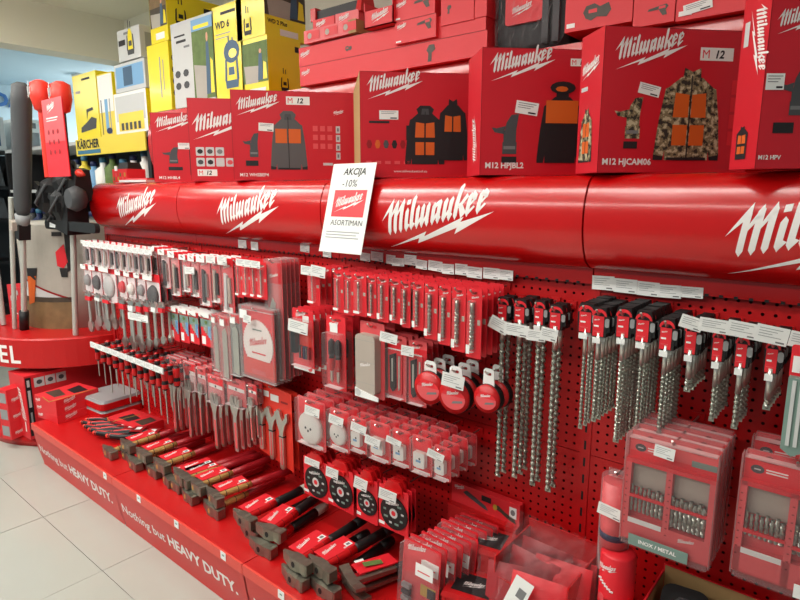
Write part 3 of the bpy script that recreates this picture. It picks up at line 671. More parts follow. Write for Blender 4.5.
def y5(t, w, h, R, d):
    p = t.part('picture'); scenep(p, .0, d, .32 * h, h, -.001, R); washer(p, .25 * w, .06 * h, .3 * w, -.001)
    l = t.part('lettering'); kt(l, 'WD 2 Plus', .06 * w, .84 * h, .1 * h, -.001); kt(l, 'WD 2 Plus', .06 * d, .2 * h, .07 * h, -.001, R); l.rect(.35 * d, .8 * d, .04 * h, .14 * h, -.001, 'paper', R)
two_face(236, 264, 305, 2.07, 2.31, -.06, 'vacuum_carton', 'yellow carton with dark garden photo on its side, topmost by the red cartons', 'yellow', 'yellow', y5)
def y6(t, w, h, R, d):
    p = t.part('picture'); scenep(p, .05 * w, w, .22 * h, .92 * h, -.001, None, 1); washer(p, .35 * d, .08 * h, .26 * d, -.001, R)
    l = t.part('lettering'); l.rect(.3 * w, .9 * w, .02 * h, .12 * h, -.001, 'paper'); l.rect(.82 * d, .94 * d, .8 * h, .9 * h, -.001, 'print_black', R)
two_face(242, 268, 301, 1.836, 2.068, -.06, 'pressure_washer_carton', 'yellow carton with a pressure washer drawn on its side', 'yellow', 'yellow', y6)
def y4(t, w, h, R, d):
    l = t.part('lettering'); kt(l, 'WD 6', .1 * w, .76 * h, .08 * h, -.001); l.rect(.3 * w, .8 * w, .9 * h, .93 * h, -.001, 'print_black'); l.rect(.1 * w, .6 * w, .7 * h, .71 * h, -.001, 'grey'); l.rect(.1 * w, .5 * w, .66 * h, .67 * h, -.001, 'grey')
    p = t.part('picture'); washer(p, .35 * w, .12 * h, .5 * w, -.001, None, 'print_blue'); p.flat(ell(.62 * w, .5 * h, .26 * w, .12 * h, 14), -.002, 'print_blue'); p.flat(ell(.66 * w, .48 * h, .14 * w, .05 * h, 10), -.0025, 'yellow')
two_face(214, 243, 262, 1.836, 2.235, -.07, 'vacuum_carton', 'tall yellow carton with a blue-grey vacuum drawing and white dot', 'yellow', 'yellow', y4)
def y3(t, w, h, R, d):
    p = t.part('picture'); scenep(p, .5 * w, .98 * w, .06 * h, .96 * h, -.001, None, 1); p.rect(.5 * w, .98 * w, .84 * h, .97 * h, -.002, 'sky_blue'); p.rect(.55 * w, .9 * w, .86 * h, .9 * h, -.0025, 'yellow')
    for i in range(4): p.flat(ell((.12 + .2 * (i % 2)) * w, (.4 - .14 * (i // 2)) * h, .07 * w, .045 * h, 8), -.001, 'charcoal')
    l = t.part('lettering'); l.rect(.08 * w, .34 * w, .83 * h, .85 * h, -.001, 'print_black'); l.rect(.12 * w, .36 * w, .76 * h, .79 * h, -.001, 'print_black'); l.rect(.3 * w, .44 * w, .69 * h, .715 * h, -.001, 'print_grey')
two_face(173, 215, 222, 1.836, 2.225, -.07, 'steam_cleaner_carton', 'white carton with green outdoor photo between yellow cartons', 'light_grey', 'yellow', y3)
def y1(t, w, h, R, d):
    p = t.part('picture'); scenep(p, .02 * w, w * .98, .32 * h, .98 * h, -.001); washer(p, .1 * d, .35 * h, .16 * d, -.001, R)
    l = t.part('lettering'); l.rect(.3 * w, .8 * w, .06 * h, .2 * h, -.001, 'paper'); l.rect(.5 * d, .95 * d, .72 * h, .84 * h, -.001, 'print_black', R)
two_face(150, 167, 215, 2.17, 2.385, -.08, 'pressure_washer_carton', 'yellow carton with dark photo face, highest under the ceiling', 'yellow', 'yellow', y1, dp=.45)
def y2(t, w, h, R, d):
    l = t.part('lettering'); l.rect(.55 * w, .6 * w, .2 * h, .8 * h, -.001, 'grey'); l.rect(.7 * w, .74 * w, .3 * h, .75 * h, -.001, 'grey')
    p = t.part('picture')
    for i in range(4): p.flat(ell(.06 * d, (.25 + .17 * i) * h, .03 * d, .05 * h, 8), -.001, 'print_black', R)
two_face(149, 170, 215, 1.836, 2.168, -.08, 'pressure_washer_carton', 'plain yellow carton under the photo-faced one, left end of top shelf', 'yellow', 'yellow', y2, dp=.45)
def y0(t, w, h, R, d):
    l = t.part('lettering'); l.rect(.3 * w, .55 * w, .82 * h, .9 * h, -.001, 'print_grey'); l.rect(.05 * w, .35 * w, .5 * h, .68 * h, -.001, 'print_black')
    p = t.part('picture'); washer(p, .4 * w, .15 * h, .35 * w, -.001, None, 'charcoal'); p.rect(.1 * d, .7 * d, .2 * h, .8 * h, -.001, 'grey', R)
G4 = 'cleaner cartons on the far shelf top'
two_face(118, 140, 150, 2.225, 2.40, -.3, 'appliance_carton', 'small white appliance carton wedged under the ceiling beam', 'light_grey', 'light_grey', y0, G4, .3)
def k1(t, w, h, R, d):
    l = t.part('lettering'); l.rect(.4 * w, .75 * w, .9 * h, .93 * h, -.001, 'print_black'); l.rect(.1 * w, .3 * w, .72 * h, .76 * h, -.001, 'warm_grey')
    p = t.part('picture'); p.flat([(.2 * w, .12 * h), (.85 * w, .16 * h), (.9 * w, .3 * h), (.7 * w, .34 * h), (.45 * w, .26 * h), (.22 * w, .2 * h)], -.001, 'charcoal'); p.flat([(.5 * w, .3 * h), (.56 * w, .42 * h), (.8 * w, .44 * h), (.76 * w, .48 * h), (.5 * w, .46 * h)], -.001, 'charcoal')
two_face(75, 98, 104, 1.80, 2.225, -.3, 'vacuum_carton', 'tall yellow carton with a handheld vacuum drawing, leftmost yellow carton', 'yellow', 'yellow', k1, G4, .3)
def k2(t, w, h, R, d):
    p = t.part('picture'); p.rect(.05 * w, .98 * w, .4 * h, .98 * h, -.001, 'white'); p.rect(.4 * w, .6 * w, .1 * h, .6 * h, -.0015, 'sky_blue'); p.flat(ell(.6 * w, .1 * h, .2 * w, .05 * h, 10), -.002, 'navy'); p.rect(.15 * w, .2 * w, .05 * h, .6 * h, -.0015, 'charcoal'); p.rect(.7 * w, .76 * w, .05 * h, .6 * h, -.0015, 'grey')
two_face(99, 114, 118, 1.80, 2.19, -.3, 'window_cleaner_carton', 'narrow white-topped yellow carton with a blue mop picture', 'yellow_pale', 'yellow', k2, G4, .3)
def k3(t, w, h, R, d):
    p = t.part('picture'); p.rect(.05 * w, .95 * w, .3 * h, .92 * h, -.001, 'light_grey'); p.rect(.12 * w, .9 * w, .06 * h, .5 * h, -.0015, 'yellow_pale')
    for i in range(5): p.rect((.2 + .13 * i) * w, (.28 + .13 * i) * w, .08 * h, .26 * h, -.002, 'charcoal')
two_face(115, 147, 152, 1.81, 2.05, -.3, 'accessory_carton', 'white and yellow accessory carton in front of the mop picture', 'white', 'yellow', k3, G4, .3)
def k4(t, w, h, R, d):
    p = t.part('picture'); p.rect(.05 * w, .95 * w, .15 * h, .9 * h, -.001, 'sky_blue'); p.rect(.3 * w, .6 * w, .2 * h, .85 * h, -.0015, 'print_blue')
two_face(115, 145, 152, 2.053, 2.215, -.3, 'accessory_carton', 'pale blue-faced carton under the small white appliance carton', 'light_grey', 'light_grey', k4, G4, .3)
# ---------------------------------------------------------------- hooks and price tags
def ptag(mb, w, h, M=None):
    mb.box((0, 0, 0), (w, .0012, h), 'paper', M)
    for i in range(4): mb.rect(-.4 * w, (.30 - .14 * (i % 3)) * w, (.30 - .15 * i) * h, (.335 - .15 * i) * h, -.001, 'grey', M)
    mb.rect(.16 * w, .42 * w, -.4 * h, -.31 * h, -.001, 'print_grey', M)
HOOKN = {}
def hook(x, z, L, label, tags=(), group='wire hooks on the pegboard', s=None):
    t = T(); a = t.part('arm'); a.tube([(0, .004, 0), (0, -L, 0), (0, -L - .012, .012)], .0028, 'steel', 6); a.box((0, -.003, 0), (.028, .004, .02), 'peg_red')
    for (px0, px1, py0, py1, rot) in tags:
        so = L + .018; p0 = W(px0, (py0 + py1) / 2, so); p1 = W(px1, (py0 + py1) / 2, so); q0 = W((px0 + px1) / 2, py0, so); q1 = W((px0 + px1) / 2, py1, so)
        w = abs(p1.x - p0.x); h = abs(q0.z - q1.z) * (.74 if abs(rot) > 12 else 1)
        g = t.part('price_tag'); ptag(g, w, h, TR((p0.x + p1.x) / 2 - x, -so, (q0.z + q1.z) / 2 - z) @ RY(rot) @ RZ(12))
    t.place('display_hook', label, 'hook', (x, 0, z), (0, 0, 0), group)
def fit(px0, px1, py0, py1, s):
    zc = W((px0 + px1) / 2, (py0 + py1) / 2, s).z
    x0, x1 = xs(px0, s, zc), xs(px1, s, zc); xm = (x0 + x1) / 2
    zt = W((px0 + px1) / 2, py0, s).z; zb = W((px0 + px1) / 2, py1, s).z
    return xm, zt, x1 - x0, zt - zb
def row(items, fn, s, n, ds, name, cat, phrase, where, group, tags={}, hk=True, jit=.0015, dz=.014, keep_front=1):
    for i, it in enumerate(items):
        x, zt, w, h = fit(*it[:4], s); t = fn(w, h, i); nn = n[i] if isinstance(n, (list, tuple)) else n
        for k in range(nn):
            t.place(name, '%s %s, %s hook from left %s' % (dep(k), phrase, ORD[i + 1], where), cat, (x + random.uniform(-jit, jit), -s + k * ds, zt - random.uniform(0, .002)), (0, 0, math.radians(random.uniform(-1.5, 1.5))), group)
        if hk: hook(x, zt - dz, s + .012, 'wire hook carrying the %s %s from left %s' % (ORD[i + 1], phrase, where) if len(phrase.split()) + len(where.split()) < 9 else '%s wire hook from left %s' % (ORD[i + 1], where), tags.get(i, ()), 'wire hooks %s' % where)

# ---------------------------------------------------------------- kinds of packs
def t_drill(w, h, i):
    t = T(); c = t.part('card'); c.prism(rrect(w, h, .004, 2, 0, -h / 2), -.0008, .0008, 'card_red')
    c.art(WORD, -w * .2, -.155 * h, w * .5, -.0012, 'print_white'); c.flat(rrect(.02, .006, .003, 2, 0, -.012), -.0011, 'dark_red'); c.rect(w * .22, w * .42, -.52 * h, -.44 * h, -.0011, 'warm_grey')
    d = t.part('drill_bit'); r = min(w * .15, .002 + .00045 * i); d.lathe([(r * .9, -.2 * h), (r * .9, -.34 * h)], 'bit_steel', TR(-w * .06, -.006, 0), 8); d.twist(-.34 * h, -.86 * h, r, 'bit_steel', .022, 8, TR(-w * .06, -.006, 0))
    b = t.part('blister'); b.prism(rrect(w * .46, h * .74, .006, 3, -w * .06, -.54 * h), -.013, -.0009, 'clear')
    q = t.part('sticker'); q.rect(-w * .34, w * (-.1 if i > 4 else .12), -.93 * h, -(.8 if i > 4 else .87) * h, -.0135, 'paper')
    return t
def t_sds(w, h, i, r=None, head=.07):
    w = min(w, .05); t = T(); c = t.part('hanger', label='black plastic hanger head')
    c.prism([(-w * .5, -head), (w * .5, -head), (w * .56, -.02), (w * .42, 0), (-w * .42, 0), (-w * .56, -.02)], .001, .021, 'black')
    c.prism([(w * .2, -head * .95), (w * .72, -head * .8), (w * .7, -head * .35), (w * .45, -head * .3)], .003, .018, 'black'); c.prism(rrect(.01, head * .3, .004, 2, w * .55, -head * .5), .0, .003, 'grey')
    d = t.part('card'); d.rect(-w * .42, w * .34, -head * .98, -.02, -.0002, 'card_red')
    ar = ell(0, -.02, w * .52, .017, 8, 0, 180); inn = ell(0, -.02, w * .38, .009, 8, 0, 180)
    d.add([(p[0], -.0004, p[1]) for p in ar] + [(p[0], -.0004, p[1]) for p in inn], [(k, k + 1, 10 + k, 9 + k) for k in range(8)], 'card_red')
    d.art(WORD, -w * .34, -.032, w * .4, -.0008, 'print_white'); d.rect(-w * .34, w * .0, -.046, -.042, -.0006, 'print_white'); d.rect(-w * .34, w * .16, -.058, -.056, -.0006, 'card_pink')
    q = t.part('sticker'); q.rect(-w * .34, w * .22, -head - .014, -head, -.007, 'paper')
    rr = r or (.0048 + .0007 * (i % 3)); b = t.part('drill_bit'); M = TR(0, .004, 0)
    b.lathe([(rr * .95, -head + .01), (rr * .95, -head - .055)], 'bright_steel', M, 10); b.twist(-head - .055, -h + .008, rr, 'bit_steel', .021 if r is None else .034, 8, M)
    b.box((0, .004, -h + .008), (rr * 2.1, .003, .01), 'bit_steel')
    return t
def shell(t, w, h, d, z0, z1, m='clear', r=.008):
    b = t.part('blister'); b.prism(rrect(w * .94, (z1 - z0) * h, r, 3, 0, -(z0 + z1) / 2 * h), -d, -.0009, m)
def head(t, w, h, m='card_red', lw=.5, top=.17):
    c = t.part('card'); c.prism(rrect(w, h, .005, 2, 0, -h / 2), -.0008, .0008, m); c.art(WORD, -w * .36, -top * h * .85, w * lw, -.0012, 'print_white'); c.flat(rrect(w * .3, .007, .003, 2, w * .12, -.012), -.0011, 'dark_red'); return c
def t_bitpack(w, h, i):
    t = T(); c = head(t, w, h, 'card_red'); c.rect(-w * .5, w * .5, -h, -.93 * h, -.0013, 'paper'); c.flat(ell(w * .3, -.94 * h, .012, .012, 10), -.0016, 'card_pink')
    d = t.part('bit_rack', label='dark bit rack with coloured bits'); d.box((-w * .28, -.012, -.5 * h), (w * .2, .02, h * .42), 'charcoal'); d.rect(-w * .14, w * .4, -.62 * h, -.34 * h, -.0016, 'orange_red')
    for k in range(5): d.box((-w * .05 + k * w * .1, -.01, -.68 * h), (w * .055, .01, h * .2), ['charcoal', 'dark_red', 'navy', 'charcoal', 'grip_red'][k])
    q = t.part('sticker'); q.rect(w * .0, w * .3, -.2 * h, -.1 * h, -.002, 'paper'); c.rect(w * .05, w * .25, -.36 * h, -.27 * h, -.0016, 'gold'); shell(t, w, h, .022, .16, .92); return t
def t_driver(w, h, i):
    t = T(); c = head(t, w, h, 'card_red'); c.rect(-w * .45, -w * .15, -.6 * h, -.3 * h, -.0014, 'card_pink')
    for k in range(2):
        x = (-.12 + .34 * k) * w; d = t.part('driver', label='black and red driver tip'); M = TR(x, -.012, 0)
        d.lathe([(.004, -.3 * h), (.011, -.34 * h), (.011, -.5 * h), (.008, -.53 * h), (.01, -.56 * h), (.01, -.7 * h), (.006, -.73 * h), (.006, -.86 * h), (.001, -.9 * h)], 'black', M, 8, mats=['black', 'black', 'charcoal', 'black', 'plastic_red', 'plastic_red', 'steel', 'steel'])
    q = t.part('sticker'); q.rect(-w * .3, w * .1, -.22 * h, -.1 * h, -.002, 'paper'); shell(t, w, h, .028, .22, .95); return t
def t_pouch(w, h, i):
    t = T(); c = t.part('card'); c.prism(rrect(w, h, .006, 2, 0, -h / 2), -.0008, .0008, 'card_pink'); c.flat(rrect(.04, .009, .004, 2, 0, -.014), -.0012, 'card_red')
    p = t.part('pouch', label='pale grey pouch with white script'); p.prism(rrect(w * .8, h * .78, .014, 4, -w * .06, -.54 * h), -.03, -.001, 'warm_grey'); p.art(WORD, -w * .28, -.58 * h, w * .44, -.0306, 'print_white')
    for q in (-.2, .0, .2): p.rect(-w * .46, w * .34, (-.5 + q * 1.4) * h - .001, (-.5 + q * 1.4) * h, -.0304, 'grey')
    f = t.part('foot_band'); f.prism([(-w * .46, -.98 * h), (w * .5, -.98 * h), (w * .5, -.93 * h), (-w * .3, -.88 * h), (-w * .46, -.86 * h)], -.034, -.03, 'paper'); f.flat(ell(-w * .33, -.92 * h, .013, .013, 12), -.0345, 'light_grey')
    return t
def t_knife(w, h, i):
    t = T(); c = head(t, w, h, 'card_pink'); c.rect(-w * .5, w * .5, -h * .3, -h * .12, -.0012, 'card_red')
    f = t.part('frame'); f.prism(rrect(w * .72, h * .7, .01, 3, -w * .05, -.56 * h), -.006, -.001, 'card_red'); f.rect(-w * .4, w * .3, -.22 * h, -.2 * h, -.0064, 'paper')
    d = t.part('knife'); d.prism([(-w * .24, -.3 * h), (w * .02, -.26 * h), (w * .05, -.8 * h), (-w * .08, -.86 * h), (-w * .2, -.8 * h)], -.016, -.006, 'black'); d.rect(-w * .12, -w * .04, -.7 * h, -.34 * h, -.0165, 'steel')
    d = t.part('spare_blade'); d.prism([(w * .16, -.3 * h), (w * .24, -.3 * h), (w * .24, -.8 * h), (w * .16, -.84 * h)], -.01, -.006, 'steel'); shell(t, w, h, .02, .2, .96); return t
def t_reel(w, h, i):
    r = w / 2; t = T(); Y = RX(90)
    a = t.part('ring', label='black outer ring'); a.lathe([(r * .97, .004), (r, .002), (r, -.016), (r * .9, -.018)], 'black', TR(0, 0, -h + r) @ Y, 24)
    c = t.part('face', label='red round face with pale label'); c.lathe([(r * .97, -.006), (r * .95, .0135), (.001, .0136)], 'plastic_red', TR(0, 0, -h + r) @ RX(90), 24); c.flat(ell(0, -h + r * .95, r * .78, r * .66, 16, 170, 370), -.0142, 'card_pink'); c.flat(ell(0, -h + r * .95, r * .78, r * .5, 16, -10, 190), -.0141, 'card_red'); c.flat(ell(0, -h + r, r * .9, r * .9, 24)[::-1], .0185, 'plastic_red')
    c.flat([(-r * .1, -h + r * .62), (r * .62, -h + r * .78), (r * .6, -h + r * .9), (0, -h + r * .78)], -.0146, 'print_grey'); c.art(WORD, -r * .45, -h + r * 1.05, r * .8, -.0146, 'print_white')
    b = t.part('hang_tab'); wt = r * .44; b.prism([(-wt, -h + 1.8 * r), (wt, -h + 1.8 * r), (wt * .9, -.006), (wt * .6, 0), (-wt * .6, 0), (-wt * .9, -.006)], -.002, .001, 'paper'); b.flat(rrect(wt * .9, .008, .003, 2, 0, -.015), -.0024, 'dark_red'); return t
def t_small(w, h, i):
    t = T(); c = t.part('card'); c.prism(rrect(w, h, .008, 3, 0, -h / 2), -.0008, .0008, 'card_pink'); c.rect(-w * .44, w * .44, -.36 * h, -.04 * h, -.0012, 'card_red'); c.flat(rrect(w * .3, .006, .002, 2, 0, -.01), -.0016, 'dark_red'); c.rect(-w * .4, w * .4, -.97 * h, -.9 * h, -.0014, 'paper'); c.rect(-w * .44, w * .44, -.9 * h, -.8 * h, -.0012, 'card_red'); c.art(WORD, -w * .3, -.89 * h, w * .3, -.0016, 'print_white')
    d = t.part('product', label='pale metallic round insert')
    if i < 2:
        d.lathe([(.001, -.016), (w * .36, -.016), (w * .4, -.012), (w * .42, -.002)], 'white', TR(0, 0, -.58 * h) @ RX(90) @ RX(180), 18)
        for a in range(3): d.flat(ell(-w * .1 + .09 * w * a, -.58 * h - .05 * h * (a % 2), w * .035, w * .035, 8), -.0168, 'charcoal')
    else:
        d.prism(rrect(w * .56, h * .4, .006, 3, -w * .02, -.58 * h), -.016, -.002, 'white'); d.rect(-w * .16, w * .08, -.64 * h, -.58 * h, -.0164, 'sky_blue'); d.flat(ell(w * .02, -.54 * h, w * .05, w * .05, 8), -.0165, 'charcoal')
    shell(t, w, h, .02, .02, .93); return t
def t_disc(w, h, i):
    t = T(); c = t.part('card'); c.prism(rrect(w, h, .004, 2, 0, -h / 2), -.0008, .0012, 'card_red'); c.rect(-w * .5, -w * .3, -.93 * h, -.86 * h, -.0012, 'paper')
    r = w * .455; d = t.part('cutting_disc', label='black cutting disc with pale centre'); Y = TR(w * .03, -.004, -.56 * h)
    d.prism(ell(w * .03, -.56 * h, r, r, 24), -.0045, -.001, 'black'); d.flat(ell(w * .03, -.56 * h, r * .3, r * .3, 14), -.005, 'light_grey'); d.flat(ell(w * .03, -.56 * h, r * .16, r * .16, 10), -.0054, 'card_red')
    for a in range(9):
        q = math.radians(a * 40 + 10); d.flat(rrect(r * (.3 if a % 2 else .2), r * .13, .0006, 1, w * .03 + r * .66 * math.cos(q), -.56 * h + r * .66 * math.sin(q)), -.005, 'grey_green' if a % 3 else 'light_grey')
    d.art(WORD, w * .03 - r * .4, -.56 * h + r * .42, r * .8, -.0052, 'print_white')
    e = t.part('hang_tab', label='red plastic hanging tab'); e.prism([(-w * .3, -.02), (w * .34, -.02), (w * .3, .01), (w * .2, .026), (-w * .14, .026), (-w * .26, .01)], -.004, .004, 'plastic_red'); e.prism(rrect(w * .5, .014, .004, 2, 0, -.012), -.012, -.004, 'plastic_red'); return t
def wrench_poly(L, w):
    P = [(-.1, -1), (.1, -1), (.16, -.97), (.14, -.35), (.3, -.2), (.5, -.12), (.5, .0), (.34, .0), (.3, -.08), (.12, -.14), (-.02, -.08), (-.1, .02), (-.3, .04), (-.42, -.06), (-.34, -.2), (-.16, -.33), (-.16, -.97)]
    return [(a * w, b * L) for a, b in P]
def t_wrench(w, h, i):
    t = T(); c = t.part('card'); cw = w * .95; c.prism(rrect(cw, h * .36, .006, 2, 0, -.18 * h), -.0008, .0008, 'card_pink'); c.rect(-cw * .48, cw * .48, -.13 * h, -.02 * h, -.0013, 'card_red' if i % 2 else 'card_pink'); c.flat(rrect(w * .34, .008, .003, 2, 0, -.02), -.0016, 'dark_red'); c.rect(-cw * .4, cw * .42, -.17 * h, -.12 * h, -.0016, 'paper'); c.flat(ell(0, -.145 * h, .006, .006, 8), -.002, 'charcoal')
    d = t.part('adjustable_wrench', label='silver adjustable wrench'); M = TR(0, 0, -.26 * h) @ RY(random.uniform(-3, 3)); L = h * .74
    d.prism(wrench_poly(L, w * .55), -.016, -.004, 'steel', M); d.prism([(-w * .05, -L * .94), (w * .05, -L * .94), (w * .05, -L * .45), (-w * .05, -L * .45)], -.0168, -.016, 'card_pink', M); d.lathe([(.008, -.018), (.008, .003)], 'charcoal', M @ TR(w * .04, -.01, -L * .19) @ RX(90), 8)
    e = t.part('jaw'); e.prism([(w * .02, -L * .12), (w * .14, -L * .12), (w * .12, L * .03), (w * .0, L * .04)], -.015, -.005, 'steel', M)
    b = t.part('blister'); b.prism(rrect(cw, h * .36, .006, 2, 0, -.19 * h), -.02, -.001, 'clear'); return t
def t_wrench3(w, h, i):
    t = T(); c = t.part('card'); c.prism([(-w * .5, -h * .86), (w * .5, -h * .98), (w * .5, -.02), (-w * .5, 0)], -.001, .001, 'orange_red')
    c.rect(-w * .46, -w * .14, -.17 * h, -.1 * h, -.0014, 'paper'); c.rect(-w * .1, w * .14, -.2 * h, -.12 * h, -.0014, 'paper'); c.flat(rrect(w * .2, .008, .003, 2, w * .3, -.18 * h), -.0016, 'dark_red'); c.flat(rrect(w * .2, .008, .003, 2, -w * .3, -.06 * h), -.0016, 'dark_red')
    for k in range(3):
        d = t.part('adjustable_wrench', label='silver adjustable wrench'); L = h * (.52 + .08 * k); x = (-.34 + .3 * k) * w; M = TR(x, 0, -.3 * h + k * .002)
        d.prism(wrench_poly(L, w * .36), -.016, -.004, 'steel', M); d.rect(-w * .02, w * .02, -L * .92, -L * .45, -.0165, 'card_pink', M); d.box((0, -.01, -L * .42), (w * .14, .015, .004), 'black', M)
    return t
def t_screwdriver(w, h, i):
    t = T(); a = t.part('handle', label='red and black screwdriver grip'); r = .0135 + .002 * (i % 2); hl = .095
    a.lathe([(r * .5, 0), (r, -.006), (r * .95, -.03), (r * .75, -.05), (r, -.066), (r * .9, -.086), (r * .45, -hl)], 'black', None, 10, mats=['black', 'plastic_red', 'plastic_red', 'black', 'plastic_red', 'black'] if i % 2 else ['plastic_red', 'black', 'black', 'plastic_red', 'plastic_red', 'black'])
    b = t.part('shaft'); b.tube([(0, 0, -hl + .005), (0, 0, -h)], .0032, 'steel', 6); b.box((0, 0, -h), (.006, .002, .012), 'steel'); return t
def t_blade(w, h, i):
    t = T(); c = t.part('card'); c.prism(rrect(w, h, .004, 2, 0, -h / 2), -.0008, .0008, 'card_pink' if i != 2 else 'clear_grey'); c.rect(-w * .5, w * .5, -.14 * h, -.01 * h, -.0012, 'card_red')
    d = t.part('saw_blade', label='pale steel sabre saw blade'); d.prism([(-w * .2, -.95 * h), (w * .25, -.97 * h), (w * .26, -.28 * h), (w * .05, -.18 * h), (-w * .2, -.24 * h)], -.006, -.003, 'bright_steel')
    q = t.part('sticker'); q.rect(-w * .2, w * .24, -.14 * h, -.04 * h, -.0145, 'paper'); shell(t, w, h, .014, .0, .99, 'clear_grey', .005); return t
def t_jigsaw(w, h, i):
    t = T(); c = t.part('card'); c.prism(rrect(w, h, .003, 2, 0, -h / 2), -.0008, .0008, 'card_red'); c.rect(-w * .5, w * .5, -.42 * h, -.16 * h, -.0012, 'grey_green'); c.flat(ell(0, -.26 * h, w * .14, w * .1, 8), -.0015, 'leaf'); c.rect(-w * .44, -w * .1, -.95 * h, -.7 * h, -.0012, 'paper')
    d = t.part('jigsaw_blades', label='row of thin silver jigsaw blades')
    for k in range(5): d.prism([(w * (-.2 + .14 * k), -h * (.52 + .06 * k)), (w * (-.1 + .14 * k), -h * (.52 + .06 * k)), (w * (-.1 + .14 * k), -.36 * h), (w * (-.2 + .14 * k), -.36 * h)], -.004, -.001, 'bright_steel' if k < 3 else 'sky_blue')
    q = t.part('price_tag'); q.rect(-w * .5, w * .42, -.1 * h, .06 * h, -.008, 'paper'); return t
def t_sawdisc(w, h, i):
    t = T(); c = t.part('card'); c.prism(rrect(w * .96, h * .97, .006, 2, 0, -h / 2), -.001, .001, 'card_red'); c.rect(-w * .48, w * .48, -.98 * h, -.72 * h, -.0014, 'orange_red'); c.rect(-w * .2, w * .2, -.92 * h, -.86 * h, -.006, 'card_pink')
    d = t.part('saw_blade', label='pale round saw blade with teeth'); r = w * .45; pts = []
    for k in range(44): a = 2 * math.pi * k / 44; pts += [(r * math.cos(a), -.5 * h + r * math.sin(a)), (r * .93 * math.cos(a + .05), -.5 * h + r * .93 * math.sin(a + .05))]
    d.prism([p for p in pts if p[1] > -.74 * h], -.0045, -.002, 'white'); d.art(WORD, -r * .6, -.56 * h, r * 1.2, -.005, 'card_pink'); d.rect(-r * .3, r * .3, -.32 * h, -.3 * h, -.005, 'grey_green'); d.rect(-r * .4, r * .5, -.64 * h, -.62 * h, -.005, 'card_red')
    q = t.part('sticker'); q.rect(-w * .46, -w * .24, -.18 * h, -.06 * h, -.0125, 'paper')
    b = t.part('blister'); b.prism(rrect(w, h, .01, 3, 0, -h / 2), -.012, -.0115, 'clear'); 
    for a_, b_ in (((0, -.008), (w, .016)), ((0, -h + .008), (w, .016))): b.box((a_[0], -.006, a_[1]), (b_[0], .01, b_[1]), 'clear_grey')
    for q in (-1, 1): b.box((q * w * .485, -.006, -h / 2), (w * .03, .01, h * .94), 'clear_grey')
    return t
def t_narrow(w, h, i):
    t = T(); c = t.part('card'); m = ['card_red', 'card_pink', 'card_red', 'card_red'][i % 4]; c.prism(rrect(w, h, .004, 2, 0, -h / 2), -.0008, .0008, m); c.art(WORD, -w * .35, -.2 * h, w * .6, -.0012, 'print_white'); c.rect(-w * .45, w * .3, -.97 * h, -.88 * h, -.0012, 'paper')
    d = t.part('product'); k = i % 4
    d.prism([(-w * .2, -.9 * h), (w * .02, -.92 * h), (w * .1, -.3 * h), (-w * .12, -.26 * h)], -.012, -.003, ['steel', 'charcoal', 'warm_grey', 'light_grey'][k]); d.prism([(w * .12, -.8 * h), (w * .3, -.8 * h), (w * .3, -.34 * h), (w * .12, -.34 * h)], -.01, -.003, ['charcoal', 'steel', 'black', 'warm_grey'][k])
    q = t.part('sticker'); q.rect(-w * .5, w * .3, -.12 * h, .02 * h, -.016, 'paper'); shell(t, w, h, .014, .14, .97, 'clear'); return t
def t_round(w, h, i):
    t = T(); c = t.part('card'); c.prism(rrect(w, h, .006, 2, 0, -h / 2), -.0008, .0008, 'card_pink' if i % 2 else 'card_red'); c.rect(-w * .5, w * .5, -.2 * h, -.02 * h, -.0012, 'card_red')
    d = t.part('product'); m = ['grey', 'charcoal', 'light_grey', 'card_red', 'white'][i % 5]; d.lathe([(.001, -.016), (w * .3, -.015), (w * .38, -.002)], m, TR(0, 0, -.55 * h) @ RX(90) @ RX(180), 14)
    q = t.part('sticker'); q.rect(-w * .5, w * .2, -.16 * h, .0, -.018, 'paper'); shell(t, w, h, .018, .2, .96); return t
def t_long(w, h, i):
    t = T(); c = t.part('card'); c.prism(rrect(w, h, .006, 2, 0, -h / 2), -.0008, .0008, 'card_pink'); c.rect(-w * .45, w * .45, -.2 * h, -.03 * h, -.0012, 'card_red'); c.art(WORD, -w * .35, -.16 * h, w * .6, -.0016, 'print_white')
    d = t.part('flat_blade', label='long blue-grey steel blade'); d.prism([(-w * .3, -.97 * h), (w * .05, -.97 * h), (w * .05, -.36 * h), (-w * .14, -.32 * h), (-w * .3, -.4 * h)], -.006, -.003, 'bright_steel'); shell(t, w, h, .018, .0, 1.0, 'clear_grey', .006); return t
def t_ring(w, h, i):
    t = T(); d = t.part('spanner', label='silver combination spanner'); w = max(w, .02)
    d.prism([(-w * .14, -h * .9), (w * .14, -h * .9), (w * .1, -h * .12), (-w * .1, -h * .12)], -.006, .0, 'bright_steel'); d.prism(ell(0, -h * .93, w * .36, w * .36, 10), -.008, .002, 'steel'); d.prism([(-w * .36, -.14 * h), (w * .36, -.14 * h), (w * .42, -.02), (w * .2, .0), (w * .1, -.05 * h), (-w * .1, -.05 * h), (-w * .2, 0), (-w * .42, -.02)], -.008, .002, 'steel')
    c = t.part('label_wrap'); c.box((0, -.004, -.2 * h), (w * .7, .014, h * .1), ['card_red', 'paper', 'card_red'][i % 3]); return t

